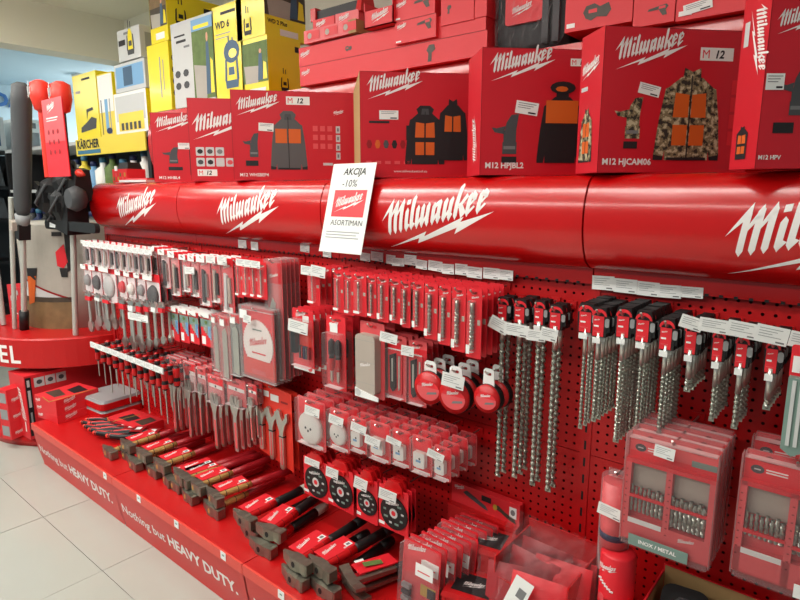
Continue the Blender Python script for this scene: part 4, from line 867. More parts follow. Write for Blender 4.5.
# ---------------------------------------------------------------- the rows, right to left
S_ = [(576, 591, 303, 431), (590, 604, 307, 424), (612, 627, 307, 445), (632, 648, 310, 431), (656, 671, 318, 439), (683, 697, 322, 394), (709, 722, 328, 424), (731, 745, 333, 431), (763, 778, 338, 412), (795, 812, 345, 440)]
row(S_, t_sds, .17, 6, .0245, 'masonry_drill_bit', 'drill bit', 'masonry bit with black head', 'in the right bay', 'short masonry bits in the right bay', {5: [(680, 703, 314, 332, 14)], 6: [(699, 732, 319, 333, 5)], 7: [(727, 760, 322, 338, 7)], 8: [(755, 789, 326, 344, 8)], 9: [(789, 812, 332, 348, 8)]})
L_ = [(495, 506, 297, 479), (511, 523, 299, 480), (530, 541, 300, 488), (545, 558, 304, 494)]
row(L_, lambda w, h, i: t_sds(w, h, i, .0078, .065), .10, [2, 3, 2, 2], .032, 'long_masonry_drill_bit', 'drill bit', 'long masonry bit', 'left of the shelf seam', 'long masonry bits left of the shelf seam', {0: [(490, 508, 316, 334, 24)], 1: [(505, 528, 324, 336, 5)], 2: [(527, 545, 330, 341, 2)], 3: [(541, 557, 328, 341, 8)]})
E_ = [(308, 320, 268, 305), (334, 344, 270, 312), (345, 354, 272, 315), (354, 367, 273, 316), (369, 377, 275, 318), (378, 389, 276, 322), (391, 401, 278, 323), (402, 411, 280, 327), (413, 424, 281, 330), (425, 438, 283, 339), (439, 451, 285, 345), (452, 466, 286, 351), (467, 482, 288, 358)]
row(E_, t_drill, .17, 5, .028, 'carded_drill_bit', 'drill bit', 'red carded drill', 'above the reels', 'red carded drills above the reels', {0: [(302, 312, 266, 275, 4), (312, 324, 266, 277, 8)]})
row([(417, 445, 361, 404), (441, 471, 366, 413), (476, 502, 368, 412)], t_reel, .14, [3, 3, 2], .045, 'reel_pack', 'reel', 'round red reel', 'beside the long bits', 'round reels beside the long bits', {1: [(443, 463, 374, 388, 8)]})
row([(293, 314, 309, 370)], t_bitpack, .17, 5, .028, 'bit_set_pack', 'bit set', 'bit set blister', 'at the second seam', 'bit set blisters at the second seam', {0: [(290, 306, 321, 333, 8)]})
row([(327, 346, 316, 389)], t_driver, .17, 4, .034, 'driver_pack', 'driver set', 'driver set blister', 'beside the grey pouch', 'driver blisters beside the grey pouch')
row([(361, 385, 322, 397)], t_pouch, .15, 2, .05, 'pouch_pack', 'pouch', 'pale grey pouch pack', 'under the drill cards', 'grey pouch packs under the drill cards', {0: [(381, 396, 333, 343, 8)]})
row([(388, 407, 335, 399), (409, 427, 341, 406)], t_knife, .13, [3, 4], .028, 'knife_pack', 'knife', 'red knife blister', 'left of the reels', 'knife blisters left of the reels', {1: [(402, 413, 346, 356, 4)]})
H_ = [(298, 326, 399, 447), (330, 350, 409, 450), (351, 367, 417, 452), (370, 391, 422, 461), (393, 411, 429, 466), (412, 432, 436, 474), (434, 451, 446, 480)]
row(H_, t_small, .2, 4, .045, 'hole_saw_blister', 'blister pack', 'small pink blister', 'above the cutting discs', 'small blisters above the cutting discs', {0: [(306, 318, 407, 416, 8)], 1: [(330, 342, 416, 425, 10)], 2: [(352, 365, 424, 433, 12)], 3: [(366, 379, 437, 446, 12)], 4: [(387, 400, 437, 446, 14)], 6: [(428, 443, 450, 461, 16)]})
row([(304, 328, 460, 498), (328, 354, 468, 509), (357, 378, 478, 521), (379, 408, 488, 531)], t_disc, .2, [4, 4, 3, 3], .02, 'cutting_disc_card', 'cutting disc', 'black cutting disc', 'above the hammers', 'cutting discs above the hammers', {0: [(306, 318, 459, 466, 8)], 1: [(327, 337, 468, 478, 8)], 2: [(355, 366, 478, 490, 12)], 3: [(380, 395, 490, 501, 8)]})
row([(170, 184, 357, 430), (185, 198, 362, 435), (199, 208, 367, 433), (209, 226, 376, 446), (228, 248, 379, 449), (249, 258, 384, 438)], t_wrench, .16, 4, .03, 'wrench_pack', 'wrench', 'adjustable wrench pack', 'in wrench row', 'adjustable wrench packs in the wrench row')
row([(259, 292, 385, 466)], t_wrench3, .12, 2, .03, 'wrench_set', 'wrench', 'orange-red card of three wrenches', 'beside small blisters', 'three-wrench cards')
row([(242, 276, 307, 379)], t_sawdisc, .17, 5, .018, 'saw_blade_pack', 'saw blade', 'round saw blade pack', 'above the wrenches', 'round saw blade packs above the wrenches', {0: [(244, 250, 315, 323, 8)]})
row([(269, 284, 259, 377)], t_long, .14, 5, .02, 'long_blade_pack', 'blade', 'long blade pack', 'beside the saw blade', 'long blade packs beside the saw blade')
row([(213, 221, 314, 370), (221, 231, 316, 379), (231, 242, 314, 375)], t_blade, .17, 5, .017, 'sabre_blade_pack', 'saw blade', 'sabre saw blade pack', 'left of the saw discs', 'sabre saw blade packs left of the saw discs')
row([(170, 179, 308, 340), (180, 189, 310, 342), (190, 199, 312, 343), (201, 212, 314, 346)], t_jigsaw, .16, 4, .02, 'jigsaw_blade_card', 'saw blade', 'jigsaw blade card', 'above the wrench row', 'jigsaw blade cards above the wrench row')
row([(236, 243, 259, 297), (243, 251, 260, 297), (251, 258, 261, 298), (258, 267, 262, 299)], t_drill, .16, 4, .022, 'carded_bit', 'drill bit', 'small red bit card', 'left of the long blades', 'small red bit cards left of the long blades', {0: [(237, 245, 259, 266, 4)], 1: [(245, 252, 260, 267, 4)], 2: [(252, 259, 261, 268, 4)]})
row([(152, 160, 247, 276), (162, 170, 250, 288), (172, 180, 252, 296), (183, 191, 255, 292), (192, 200, 256, 297), (201, 211, 256, 306), (212, 221, 257, 303), (222, 234, 258, 313)], t_narrow, .16, 4, .022, 'tool_blister', 'blister pack', 'narrow tool blister', 'in far top row', 'narrow tool blisters in the far top row', {3: [(186, 193, 267, 274, 0)], 6: [(207, 214, 256, 263, 4)], 7: [(218, 225, 256, 263, 4)]})
row([(85 + 6.1 * i, 90.4 + 6.1 * i, 240.5 + .85 * i, 264.5 + 1.1 * i) for i in range(11)], t_narrow, .2, 3, .03, 'small_bit_blister', 'blister pack', 'tiny red blister', 'under far hood', 'tiny red blisters under the far hood', {i: [(84 + 6.1 * i, 89.6 + 6.1 * i, 241 + .85 * i, 246.5 + .85 * i, 2)] for i in range(11)})
row([(85, 92, 264, 292), (93, 102, 265, 296), (103, 117, 266, 302), (119, 127, 270, 300), (128, 136, 271, 303), (138, 146, 273, 304), (147, 161, 274, 312)], t_round, .19, 3, .03, 'round_blister', 'blister pack', 'round-centred blister', 'in second far row', 'round-centred blisters in the second far row')
row([(87, 94, 291, 328), (96, 103, 293, 322), (104, 112, 295, 326), (121, 128, 297, 344), (130, 137, 298, 348), (138, 145, 299, 350), (146, 152, 300, 346), (153, 159, 301, 344), (160, 166, 302, 342)], t_ring, .2, 3, .035, 'combination_spanner', 'spanner', 'silver spanner', 'over the screwdrivers', 'silver spanners over the screwdrivers', {4: [(131, 145, 314, 321, 3)]})
SD = [(95 + 6.2 * i, 101 + 6.2 * i, 343 + 2.45 * i, 374 + 3.4 * i + 5 * (i % 3)) for i in range(12)]
row(SD, t_screwdriver, .27, 4, .055, 'screwdriver', 'screwdriver', 'hanging screwdriver', 'above grey cases', 'screwdrivers hanging above the grey cases')
t = T(); p0 = W(90, 343, .3); p1 = W(163, 373, .3); a = t.part('rail'); Lr = p1.x - p0.x; a.box((Lr / 2, .003, 0), (Lr, .003, .028), 'light_grey')
for i in range(9): g = t.part('price_tag'); ptag(g, Lr / 9 * .94, .026, TR(Lr / 9 * (i + .5), 0, 0))
t.place('label_rail', 'white price label rail in front of the hanging screwdrivers', 'price rail', (p0.x, -.3, (p0.z + p1.z) / 2))
# tags on the strip under the hoods
tagl = [(238, 246, 240, 248), (251, 258, 242, 250), (300, 309, 244, 252), (323, 331, 250, 257), (360, 370, 253, 261), (371, 383, 252, 261), (386, 395, 255, 264), (392, 404, 258, 266), (404, 416, 255, 265), (416, 427, 260, 269), (428, 442, 261, 271), (442, 454, 264, 274), (455, 467, 264, 275), (467, 482, 267, 278), (483, 499, 268, 279), (499, 513, 270, 280), (592, 614, 276, 290), (614, 637, 279, 293), (637, 659, 282, 296), (658, 681, 285, 298), (680, 703, 287, 298)]
for i, (a, b, c, d) in enumerate(tagl):
    x, zt, w, h = fit(a, b, c, d, .021); g = MB(); ptag(g, w, h); side = 'right of the seam' if i > 15 else 'left of the seam'
    one('strip_price_tag', g, 'white price tag on the strip, %s from %s, under the hoods' % ((ORD[i - 15] if i > 15 else ORD[i + 1]), 'the seam at right' if i > 15 else 'the far left'), 'price tag', 'price tags on the strip under the hoods', (x, -.0195 - .0012 * (i % 2), zt - h / 2), (0, math.radians(random.uniform(-2, 3)), 0))
# paper sign
B_, R_, T_ = W(319, 251, .165), W(361, 253, .165), W(327, 165, .088); sw, sh = R_.x - B_.x, (T_ - B_).length
t = T(); a = t.part('sheet'); a.prism([(0, 0), (sw, 0), (sw, sh), (0, sh)], -.0006, .0006, 'paper')
l = t.part('lettering'); l.art(tx('AKCIJA', .02, .2), sw * .28, sh * .845, sw * .52, -.0012, 'print_black'); l.art(tx('-10%', .0, .1), sw * .3, sh * .735, sw * .34, -.0012, 'print_black'); l.art(tx('ASORTIMAN', .0, .05), sw * .17, sh * .305, sw * .74, -.0012, 'print_black')
for i in range(3): l.rect(sw * .1, sw * (.88 - .06 * (i == 1)), sh * (.225 - .032 * i), sh * (.235 - .032 * i), -.0012, 'grey')
b = t.part('red_panel', label='red square with white script and lightning bolt'); b.rect(sw * .15, sw * .9, sh * .4, sh * .7, -.0012, 'card_red'); b.art(LOGO, sw * .2, sh * .45, sw * .66, -.002, 'print_white')
Zv = Vector((0, T_.y - B_.y, T_.z - B_.z)).normalized(); Xv = Vector((1, 0, 0)); Yv = Zv.cross(Xv)
o = t.place('paper_sign', 'white paper discount sign propped against the red hoods', 'sign', B_, Matrix(((Xv.x, Yv.x, Zv.x), (Xv.y, Yv.y, Zv.y), (Xv.z, Yv.z, Zv.z))).to_euler())
# ---------------------------------------------------------------- hammers lying on the base shelf
def t_hammer(kind, i=0):
    """origin under the eye of the head; the handle runs along +y (towards the wall)"""
    t = T(); h = t.part('head', label='forged steel hammer head')
    a = .017 if kind else .0165; L = .052
    # square poll with chamfered face, wedge peen on the other side (x axis)
    def ring(x, sy, sz, dz=0): return [(x, -sy, dz - sz), (x, sy, dz - sz), (x, sy, dz + sz), (x, -sy, dz + sz)]
    L = .06; secs = [ring(-L, .004, .016, .004), ring(-L * .45, .012, .019), ring(-.014, .0175, .0205), ring(.014, .0175, .0205), ring(.027, .0155, .0175), ring(L - .007, .0185, .0205), ring(L, .0155, .0175)]
    if kind == 2: secs = [ring(-L * 1.5, .012, .002, -.018), ring(-L, .013, .004, -.004), ring(-.012, .014, .014), ring(.012, .014, .014), ring(.02, .010, .011), ring(L * .8, .015, .015), ring(L * .86, .013, .013)]
    v = [p for r in secs for p in r]; n = len(secs)
    h.add(v, [(4 * k + j, 4 * k + (j + 1) % 4, 4 * k + 4 + (j + 1) % 4, 4 * k + 4 + j) for k in range(n - 1) for j in range(4)] + [(3, 2, 1, 0), tuple(range(4 * n - 4, 4 * n))], 'hammer_steel')
    e = t.part('eye'); e.prism(ell(0, 0, .0075, .0105, 10), -.0185, -.0165, 'wood' if kind == 0 else 'black')
    M = RX(-90)
    if kind == 0:
        g = t.part('handle', label='varnished wooden handle'); g.lathe([(.0105, -.012), (.012, .03), (.0135, .10), (.0125, .155)], 'wood', M, 10)
        for q in (.045, .095, .135): g.lathe([(.0142, q), (.0142, q + .0025)], 'photo_dark', M, 10)
        r = t.part('grip', label='dipped dark red handle end'); r.lathe([(.0128, .155), (.0150, .22), (.0165, .30), (.0150, .335), (.004, .342)], 'grip_red', M, 10)
    else:
        g = t.part('handle', label='red fibreglass handle'); g.lathe([(.0115, -.012), (.013, .03), (.0145, .10), (.0145, .14)], 'plastic_red', M, 10)
        for q in (.06, .11): g.lathe([(.0152, q), (.0152, q + .0025)], 'dark_red', M, 10)
        r = t.part('grip', label='black rubber grip'); r.lathe([(.0150, .14), (.0175, .15), (.0165, .22), (.018, .265)], 'black', M, 10)
        r = t.part('grip_end', label='grey grip end'); r.lathe([(.018, .265), (.0185, .30), (.0165, .325), (.004, .334)], 'warm_grey' if i % 3 != 2 else 'black', M, 10)
    c = t.part('sleeve', label='red cardboard sleeve with white script'); c.box((-.033, .085, .0138), (.066, .125, .0015), 'card_red')
    F_ = lambda x, y: TR(x, y, .0152) @ RZ(90) @ RX(-90)
    c.art(WORD, 0, 0, .066, 0, 'print_white', F_(-.026, .032)); c.art(WORD, 0, 0, .03, 0, 'print_white', F_(-.006, .10))
    c.add([(-.03, .115, .0151), (-.01, .115, .0151), (-.01, .14, .0151), (-.03, .14, .0151)], [(0, 1, 2, 3)], 'paper'); c.add([(-.025, .12, .0154), (-.015, .12, .0154), (-.015, .134, .0154), (-.025, .134, .0154)], [(0, 1, 2, 3)], 'print_grey')
    return t
TH = [t_hammer(0), t_hammer(1), t_hammer(2), t_hammer(1, 2)]
WH = [(109, 452, 0), (127, 454, 0), (127, 443, 1), (134, 463, 0), (143, 450, 1), (153, 470, 0), (161, 461, 1), (168, 474, 0), (176, 484, 0), (180, 472, 1), (192, 487, 0), (185, 476, 1), (189, 495, 0), (213, 509, 0), (197, 486, 1), (214, 497, 1)]
for i, (px, py, lay) in enumerate(WH):
    z = ZS + .0215 + .042 * lay; p = WZ(px, py, z + (0 if lay else 0)); p.y = max(min(p.y, -.36), -.455)
    p.x = xs(px, -p.y, z)
    TH[0].place('wood_handled_hammer', 'wood-handled hammer with red grip, %s from left in the %s layer' % (ORD[sum(1 for q in WH[:i + 1] if q[2] == lay)], ['lower', 'upper'][lay]), 'hammer', (p.x, p.y, z), (0, 0, math.radians(random.uniform(-8, 4) - 4)), 'wood-handled hammers on the base shelf', skip=() if lay or i % 4 == 3 else ('sleeve',))
BH = [(244, 519, 1, 1), (251, 531, 0, 1), (262, 547, 0, 1), (270, 532, 1, 1), (294, 577, 0, 3), (297, 562, 1, 3), (321, 568, 1, 3), (324, 588, 0, 3)]
for i, (px, py, lay, kd) in enumerate(BH):
    z = ZS + .0215 + .044 * lay; p = WZ(px, py, z); p.y = max(min(p.y, -.33), -.45); p.x = xs(px, -p.y, z)
    TH[kd].place('black_gripped_hammer', 'red-handled hammer with black grip, %s from left in the %s layer' % (ORD[sum(1 for q in BH[:i + 1] if q[2] == lay)], ['lower', 'upper'][lay]), 'hammer', (p.x, p.y, z), (0, 0, math.radians(random.uniform(-6, 6) + (14 if i == 3 else 0))), 'black-gripped hammers on the base shelf', skip=() if lay else ('sleeve',))
# two masonry hatchets of dark flat steel in a carton wrap
for i, (px, py) in enumerate(((356, 590), (352, 580))):
    t = T(); a = t.part('head', label='dark curved steel head'); pts = [(-.07, -.006), (-.03, -.014), (.03, -.010), (.07, .008), (.07, .018), (.03, .006), (-.03, .004), (-.066, .012)]
    a.prism(pts, -.016, .016, 'hammer_steel'); g = t.part('handle', label='dark square steel shank'); g.box((.01, .085, 0), (.016, .15, .013), 'hammer_steel'); g = t.part('grip', label='black rubber grip'); g.box((.01, .19, 0), (.024, .09, .02), 'rubber')
    c = t.part('sleeve', label='red sleeve with white stickers'); c.box((-.03, .09, .012), (.07, .13, .003), 'card_red', RY(-8)); c.add([(-.04, .05, .0192), (-.02, .05, .0168), (-.01, .11, .0156), (-.03, .11, .018)], [(0, 1, 2, 3)], 'leaf'); c.add([(-.055, .03, .021), (-.045, .03, .02), (-.045, .06, .02), (-.055, .06, .021)], [(0, 1, 2, 3)], 'paper')
    z = ZS + .02 + .035 * i; p = WZ(px, py, z); t.place('brick_hammer', ['lower dark steel brick hammer in a red sleeve', 'upper dark steel brick hammer in a red sleeve'][i], 'hammer', (p.x, max(p.y, -.44), z), (0, 0, math.radians(-18 - 5 * i)), 'brick hammers at the shelf middle')

# ---------------------------------------------------------------- left end of the base shelf
def flat_box(px, py, z, w, d, h, ang, name, label, group, pic=True):
    p = WZ(px, py, z); t = T(); c = t.part('carton'); c.box((-w / 2, d / 2, h / 2), (w, d, h), 'carton_red'); R = RZ(90)
    l = t.part('lettering'); l.art(LOGO, .04, .008, .07, -.001, 'print_white', R); l.art(LOGO, -w + .01, .006, .05, -.001, 'print_white')
    if pic:
        q = t.part('picture'); q.add([(-w * .9, d * .2, h + .001), (-w * .3, d * .12, h + .001), (-w * .25, d * .35, h + .001), (-w * .85, d * .5, h + .001)], [(0, 1, 2, 3)], 'photo_dark'); q.add([(-w * .6, d * .55, h + .001), (-w * .15, d * .5, h + .001), (-w * .1, d * .8, h + .001), (-w * .7, d * .9, h + .001)], [(0, 1, 2, 3)], 'print_black')
        q = t.part('yellow_line'); q.tube([(-w * .7, .0, h - .002), (-w * .35, -.001, h - .022), (-w * .05, 0, h + .0005), (.0, d * .7, h + .001)], .002, 'gold', 5)
    t.place(name, label, 'carton', (p.x, p.y, z), (0, 0, math.radians(ang)), group)
for i in range(3): flat_box(58, 424 - 0, ZS + .001, .20, .24, .042, 8, 'tool_set_carton', '%s red tool set carton in the stack at the shelf end' % ['bottom', 'middle', 'top'][i], 'stacked tool set cartons', i == 2) if i == 0 else None
p = WZ(58, 424, ZS)
for i in (1, 2):
    w, d, h = .20, .24, .042; t = T(); c = t.part('carton'); c.box((-w / 2, d / 2, h / 2), (w, d, h), 'carton_red')
    l = t.part('lettering'); l.art(LOGO, .04, .008, .07, -.001, 'print_white', RZ(90)); l.art(LOGO, -w + .01, .006, .05, -.001, 'print_white')
    if i == 2:
        q = t.part('picture'); q.add([(-w * .9, d * .2, h + .001), (-w * .3, d * .12, h + .001), (-w * .25, d * .35, h + .001), (-w * .85, d * .5, h + .001)], [(0, 1, 2, 3)], 'photo_dark'); q.add([(-w * .6, d * .55, h + .001), (-w * .15, d * .5, h + .001), (-w * .1, d * .8, h + .001), (-w * .7, d * .9, h + .001)], [(0, 1, 2, 3)], 'print_black')
        q = t.part('yellow_line'); q.tube([(-w * .6, .0, h + .001), (-w * .3, -.001, h - .016), (-w * .05, 0, h + .001), (.0, d * .9, h + .001)], .0015, 'gold', 5)
    t.place('tool_set_carton', '%s red tool set carton in the stack at the shelf end' % ['', 'middle', 'top'][i], 'carton', (p.x, p.y, ZS + .001 + .0425 * i), (0, 0, math.radians(8 + i)), 'stacked tool set cartons')
# organiser cases
for i in range(2):
    t = T(); w, d = .26, .24; c = t.part('case', label='red case body'); z0 = .0
    c.add([(x, y, z) for z in (0, .036) for x, y in rrect(w, d, .03, 3)], [list(range(16)), list(range(31, 15, -1))] + [(k, (k + 1) % 16, 16 + (k + 1) % 16, 16 + k) for k in range(16)], 'plastic_red')
    l = t.part('lid', label='translucent grey lid'); l.add([(x, y, z) for z in (.036, .050) for x, y in rrect(w * (1.0 if z < .04 else .95), d * (1.0 if z < .04 else .93), .03, 3)], [list(range(16)), list(range(31, 15, -1))] + [(k, (k + 1) % 16, 16 + (k + 1) % 16, 16 + k) for k in range(16)], 'grey')
    q = t.part('sticker'); q.add([(-.12, -.05, .0506), (-.08, -.05, .0506), (-.08, -.02, .0506), (-.12, -.02, .0506)], [(0, 1, 2, 3)], 'paper')
    p = WZ(104, 400, ZS + .03); t.place('organiser_case', ['lower red organiser case with grey lid behind the tool set cartons', 'upper red organiser case with grey lid behind the tool set cartons'][i], 'case', (-3.27, -.125, ZS + .001 + .053 * i), (0, 0, math.radians(4)), 'organiser cases')
t = T(); c = t.part('carton'); w, d, h = .27, .15, .045; c.box((0, 0, h / 2), (w, d, h), 'carton_red'); q = t.part('picture'); q.add([(-w * .3, -d * .3, h + .001), (w * .05, -d * .32, h + .001), (w * .1, d * .1, h + .001), (-w * .25, d * .2, h + .001)], [(0, 1, 2, 3)], 'print_black'); q.add([(w * .15, -d * .2, h + .001), (w * .45, -d * .25, h + .001), (w * .45, d * .3, h + .001), (w * .2, d * .35, h + .001)], [(0, 1, 2, 3)], 'photo_dark')
q = t.part('yellow_line'); q.tube([(-w * .5, -d / 2, h), (-w * .38, -d / 2 - .001, h - .024), (-w * .2, -d / 2, h), (-w * .1, d * .3, h + .001)], .0018, 'gold', 5); l = t.part('lettering'); l.art(LOGO, -w * .46, .004, .05, -d / 2 - .001, 'print_white')
p = WZ(122, 412, ZS + .02); t.place('plier_set_carton', 'flat red carton with yellow line behind the pliers', 'carton', (-2.93, -.155, ZS + .001), (0, 0, math.radians(6)))
# pliers
t = T()
for q in (-1, 1):
    g = t.part('handle', label='red and black plier grip'); g.tube([(q * .008, -.02, 0), (q * .022, -.06, 0), (q * .024, -.11, 0), (q * .014, -.155, 0)], [.007, .0105, .011, .009], 'black', 8); g.tube([(q * .0205, -.07, .006), (q * .0225, -.112, .006), (q * .0135, -.15, .004)], [.003, .006, .006], 'plastic_red', 6); g.tube([(q * .0155, -.148, 0), (q * .012, -.165, 0)], [.0095, .007], 'orange_red', 8)
    j = t.part('jaw', label='steel plier jaw'); j.tube([(q * .008, -.02, 0), (q * .009, .005, 0), (q * .004, .05, 0)], [.008, .009, .004], 'hammer_steel', 6)
c = t.part('card'); c.box((.0, .0, .012), (.05, .045, .002), 'dark_red'); c.add([(-.015, -.01, .0135), (.01, -.01, .0135), (.01, .01, .0135), (-.015, .01, .0135)], [(0, 1, 2, 3)], 'paper')
for i, (px, py) in enumerate(((87, 421), (90, 426), (95, 430), (100, 434), (113, 438))):
    p = WZ(px, py, ZS + .016); o = t.place('pliers', 'red and black pliers on the shelf, %s from left' % ORD[i + 1], 'pliers', (p.x + .2 * math.sin(math.radians(62 - 3 * i)), p.y + .2 * math.cos(math.radians(62 - 3 * i)), ZS + .016 + .005 * i), (0, 0, math.radians(-62 + 3 * i)), 'pliers fanned out on the base shelf'); o.scale = (1.35, 1.35, 1.35)

# ---------------------------------------------------------------- lower right: blister rows, cases, bin, boxes
def t_gauge(i):
    w, h = .132, .24; t = T(); c = t.part('card'); c.prism(rrect(w, h, .006, 2, 0, h / 2), -.001, .001, 'card_red'); c.art(WORD, -w * .4, .86 * h, w * .5, -.0015, 'print_white'); c.rect(w * .02, w * .42, .38 * h, .52 * h, -.0016, 'gold'); c.rect(w * .2, w * .42, .38 * h, .5 * h, -.002, 'print_black')
    d = t.part('hex_key_set', label='black hex keys in a grey holder')
    for k in range(5): d.box((-w * .3, -.012, (.12 + .08 * k) * h), (w * .22, .012, .05 * h), 'charcoal' if k % 2 else 'grey')
    for k in range(4): d.box((w * .2, -.01, (.1 + .07 * k) * h), (w * .3, .008, .04 * h), 'grip_red' if k % 2 else 'charcoal')
    q = t.part('sticker'); q.rect(-w * .02, w * .44, .66 * h, .82 * h, -.024, 'paper'); q.rect(w * .04, w * .36, .72 * h, .735 * h, -.0244, 'card_pink')
    b = t.part('blister'); b.prism(rrect(w * .96, h * .97, .008, 3, 0, .49 * h), -.023, -.0012, 'clear'); return t
tg = t_gauge(0); G5 = 'hex key blisters standing on the base shelf'
k = 0
for (px, py, s0, n, nm) in ((417, 531, .33, 2, 'nearest'), (434, 525, .28, 4, 'middle'), (456, 512, .185, 4, 'rear')):
    for j in range(n):
        s = s0 - .018 * j; x = xs(px, s0, .42) ; tg.place('hex_key_pack', '%s red hex key blister in the %s standing row' % (dep(j), nm), 'blister pack', (x + random.uniform(-.004, .004) + .008 * j, -s, ZS + .022 * {'nearest': 1, 'middle': 1, 'rear': 2}[nm] * 0), (math.radians(-5 - 1.5 * j), 0, math.radians(random.uniform(-5, 5))), G5)
# red storage cases with black label
def t_case():
    t = T(); w, d, h = .15, .12, .07; a = t.part('body'); a.box((0, 0, h * .4), (w, d, h * .8), 'plastic_red', taper=.97); b = t.part('lid'); b.box((0, 0, h * .9), (w * 1.02, d * 1.02, h * .2), 'plastic_red', taper=.93)
    for q in (-.4, -.2, 0, .2, .4): a.box((q * w, -d * .49, h * .4), (.006, .004, h * .6), 'dark_red')
    c = t.part('label', label='black label with white script'); c.add([(-w * .36, -d * .34, h + .001), (w * .36, -d * .34, h + .001), (w * .36, d * .34, h + .001), (-w * .36, d * .34, h + .001)], [(0, 1, 2, 3)], 'print_black'); c.art(LOGO, -w * .2, -.02, w * .42, -.0, 'print_white', TR(0, 0, h + .002) @ RX(-90)); return t
tc_ = t_case()
for i, (px, py, s, z) in enumerate(((487, 541, .13, ZS + .142), (487, 556, .14, ZS + .071), (487, 580, .15, ZS), (474, 588, .25, ZS + .071), (474, 600, .26, ZS), (500, 578, .25, ZS + .0))):
    x = xs(px, s, z + .05); 
    if i == 5: continue
    tc_.place('socket_case', ['top', 'middle', 'bottom', 'upper', 'lower'][i] + ' small red case with black label in the %s stack' % ('rear' if i < 3 else 'front'), 'case', (x, -s, z), (0, 0, math.radians([12, 10, 8, 14, 12][i])), 'small red cases with black labels')
# long knife carton leaning on the pegboard
t = T(); A = W(452, 483, .03); B = W(520, 505, .03); w = B.x - A.x; h = .068; c = t.part('carton'); c.box((w / 2, .012, h / 2), (w, .024, h), 'carton_red'); l = t.part('lettering'); l.art(LOGO, .01, .045, .04, -.001, 'print_white'); l.rect(w * .86, w * .96, .02, .055, -.001, 'paper'); l.flat(ell(w * .91, .038, .008, .01, 8), -.0014, 'print_grey')
p_ = t.part('picture'); p_.flat([(w * .18, .045), (w * .24, .054), (w * .52, .026), (w * .56, .012), (w * .5, .014), (w * .22, .038)], -.001, 'charcoal'); p_.flat([(w * .46, .04), (w * .6, .04), (w * .6, .058), (w * .46, .058)], -.001, 'print_black'); p_.flat([(w * .62, .034), (w * .74, .024), (w * .84, .012), (w * .96, .004), (w * .94, .018), (w * .8, .03), (w * .7, .044)], -.001, 'photo_dark'); p_.flat(ell(w * .66, .034, .008, .01, 8), -.0014, 'gold')
t.place('knife_carton', 'long slim red carton with a knife picture leaning on the pegboard', 'carton', (A.x, -.03, .465))
t = T(); c = t.part('stand'); c.box((w / 2, .02, .11), (w, .045, .218), 'plastic_red'); l = t.part('lettering'); l.art(LOGO, .02, .15, .06, -.004, 'print_white'); t.place('display_block', 'plain red carton standing under the long knife carton', 'carton', (A.x, -.05, ZS + .001))
# red bin full of bagged sweat pads
t = T(); xa, xb = xs(529, .045, .51), xs(599, .045, .49); w = xb - xa; d = .2; h = .27
for nm, cc, dd in (('back_wall', (w / 2, -.002, h / 2), (w, .004, h)), ('side_wall', (.002, -d / 2, h * .46), (.004, d, h * .92)), ('side_wall', (w - .002, -d / 2, h * .46), (.004, d, h * .92)), ('front_wall', (w / 2, -d, h * .36), (w, .004, h * .72)), ('bottom', (w / 2, -d / 2, .003), (w, d, .006))):
    q = t.part(nm); q.box(cc, dd, 'plastic_red')
t.place('display_bin', 'open red bin holding bagged red pouches', 'bin', (xa, -.04, ZS + .001))
def t_bag(i):
    t = T(); a = t.part('pouch', label='folded red pouch'); w, h = .15, .17
    n = 12; V = []
    for j in range(n + 1):
        for k in range(n + 1):
            u, v = k / n, j / n; e = (math.sin(math.pi * u) * math.sin(math.pi * v)) ** .5; V.append(((u - .5) * w, -.016 * e - .004 * math.sin(9 * u + 5 * v) * e, v * h))
    a.add(V, [(j * (n + 1) + k, j * (n + 1) + k + 1, (j + 1) * (n + 1) + k + 1, (j + 1) * (n + 1) + k) for j in range(n) for k in range(n)], 'grip_red' if i % 2 else 'card_red', smooth=True)
    if i == 0:
        l = t.part('label', label='white product label'); l.add([(-.085, -.046, .07), (-.037, -.046, .055), (-.003, -.046, .155), (-.051, -.046, .17)], [(0, 1, 2, 3)], 'paper'); l.add([(-.047, -.0465, .12), (-.027, -.0465, .112), (-.019, -.0465, .134), (-.039, -.0465, .142)], [(0, 1, 2, 3)], 'print_grey')
        q = t.part('print'); q.rect(.015, .06, .10, .107, -.035, 'print_white'); q.rect(.015, .055, .088, .095, -.035, 'print_white')
    b = t.part('bag', label='crinkled clear plastic bag'); n = 14; V = []; rnd = random.Random(i)
    for j in range(n + 1):
        for k in range(n + 1):
            u, v = k / n, j / n; V.append(((u - .5) * .21 + rnd.uniform(-.004, .004), -.03 * (math.sin(math.pi * u) * math.sin(math.pi * min(v * 1.3, 1))) ** .4 - rnd.uniform(0, .012), v * .235 + rnd.uniform(-.004, .004)))
    b.add(V, [(j * (n + 1) + k, j * (n + 1) + k + 1, (j + 1) * (n + 1) + k + 1, (j + 1) * (n + 1) + k) for j in range(n) for k in range(n)], 'bag'); return t
for i, (px, s, z, rx, rz) in enumerate(((532, .30, .33, -24, 10), (524, .22, .335, -18, -6), (556, .215, .345, -20, 8), (541, .15, .34, -10, -2), (566, .12, .32, -6, 3), (508, .27, .315, -24, 20))):
    t_bag(i).place('bagged_pouch', '%s bagged red pouch in the red bin' % ['frontmost, white-labelled,', 'second from front', 'third from front', 'fourth from front', 'rearmost', 'leftmost, spilling over,'][i], 'pouch', (xs(px, s, z + .1) + (.01 if i == 5 else 0), -s, z), (math.radians(rx), 0, math.radians(rz)), 'bagged red pouches in the bin')
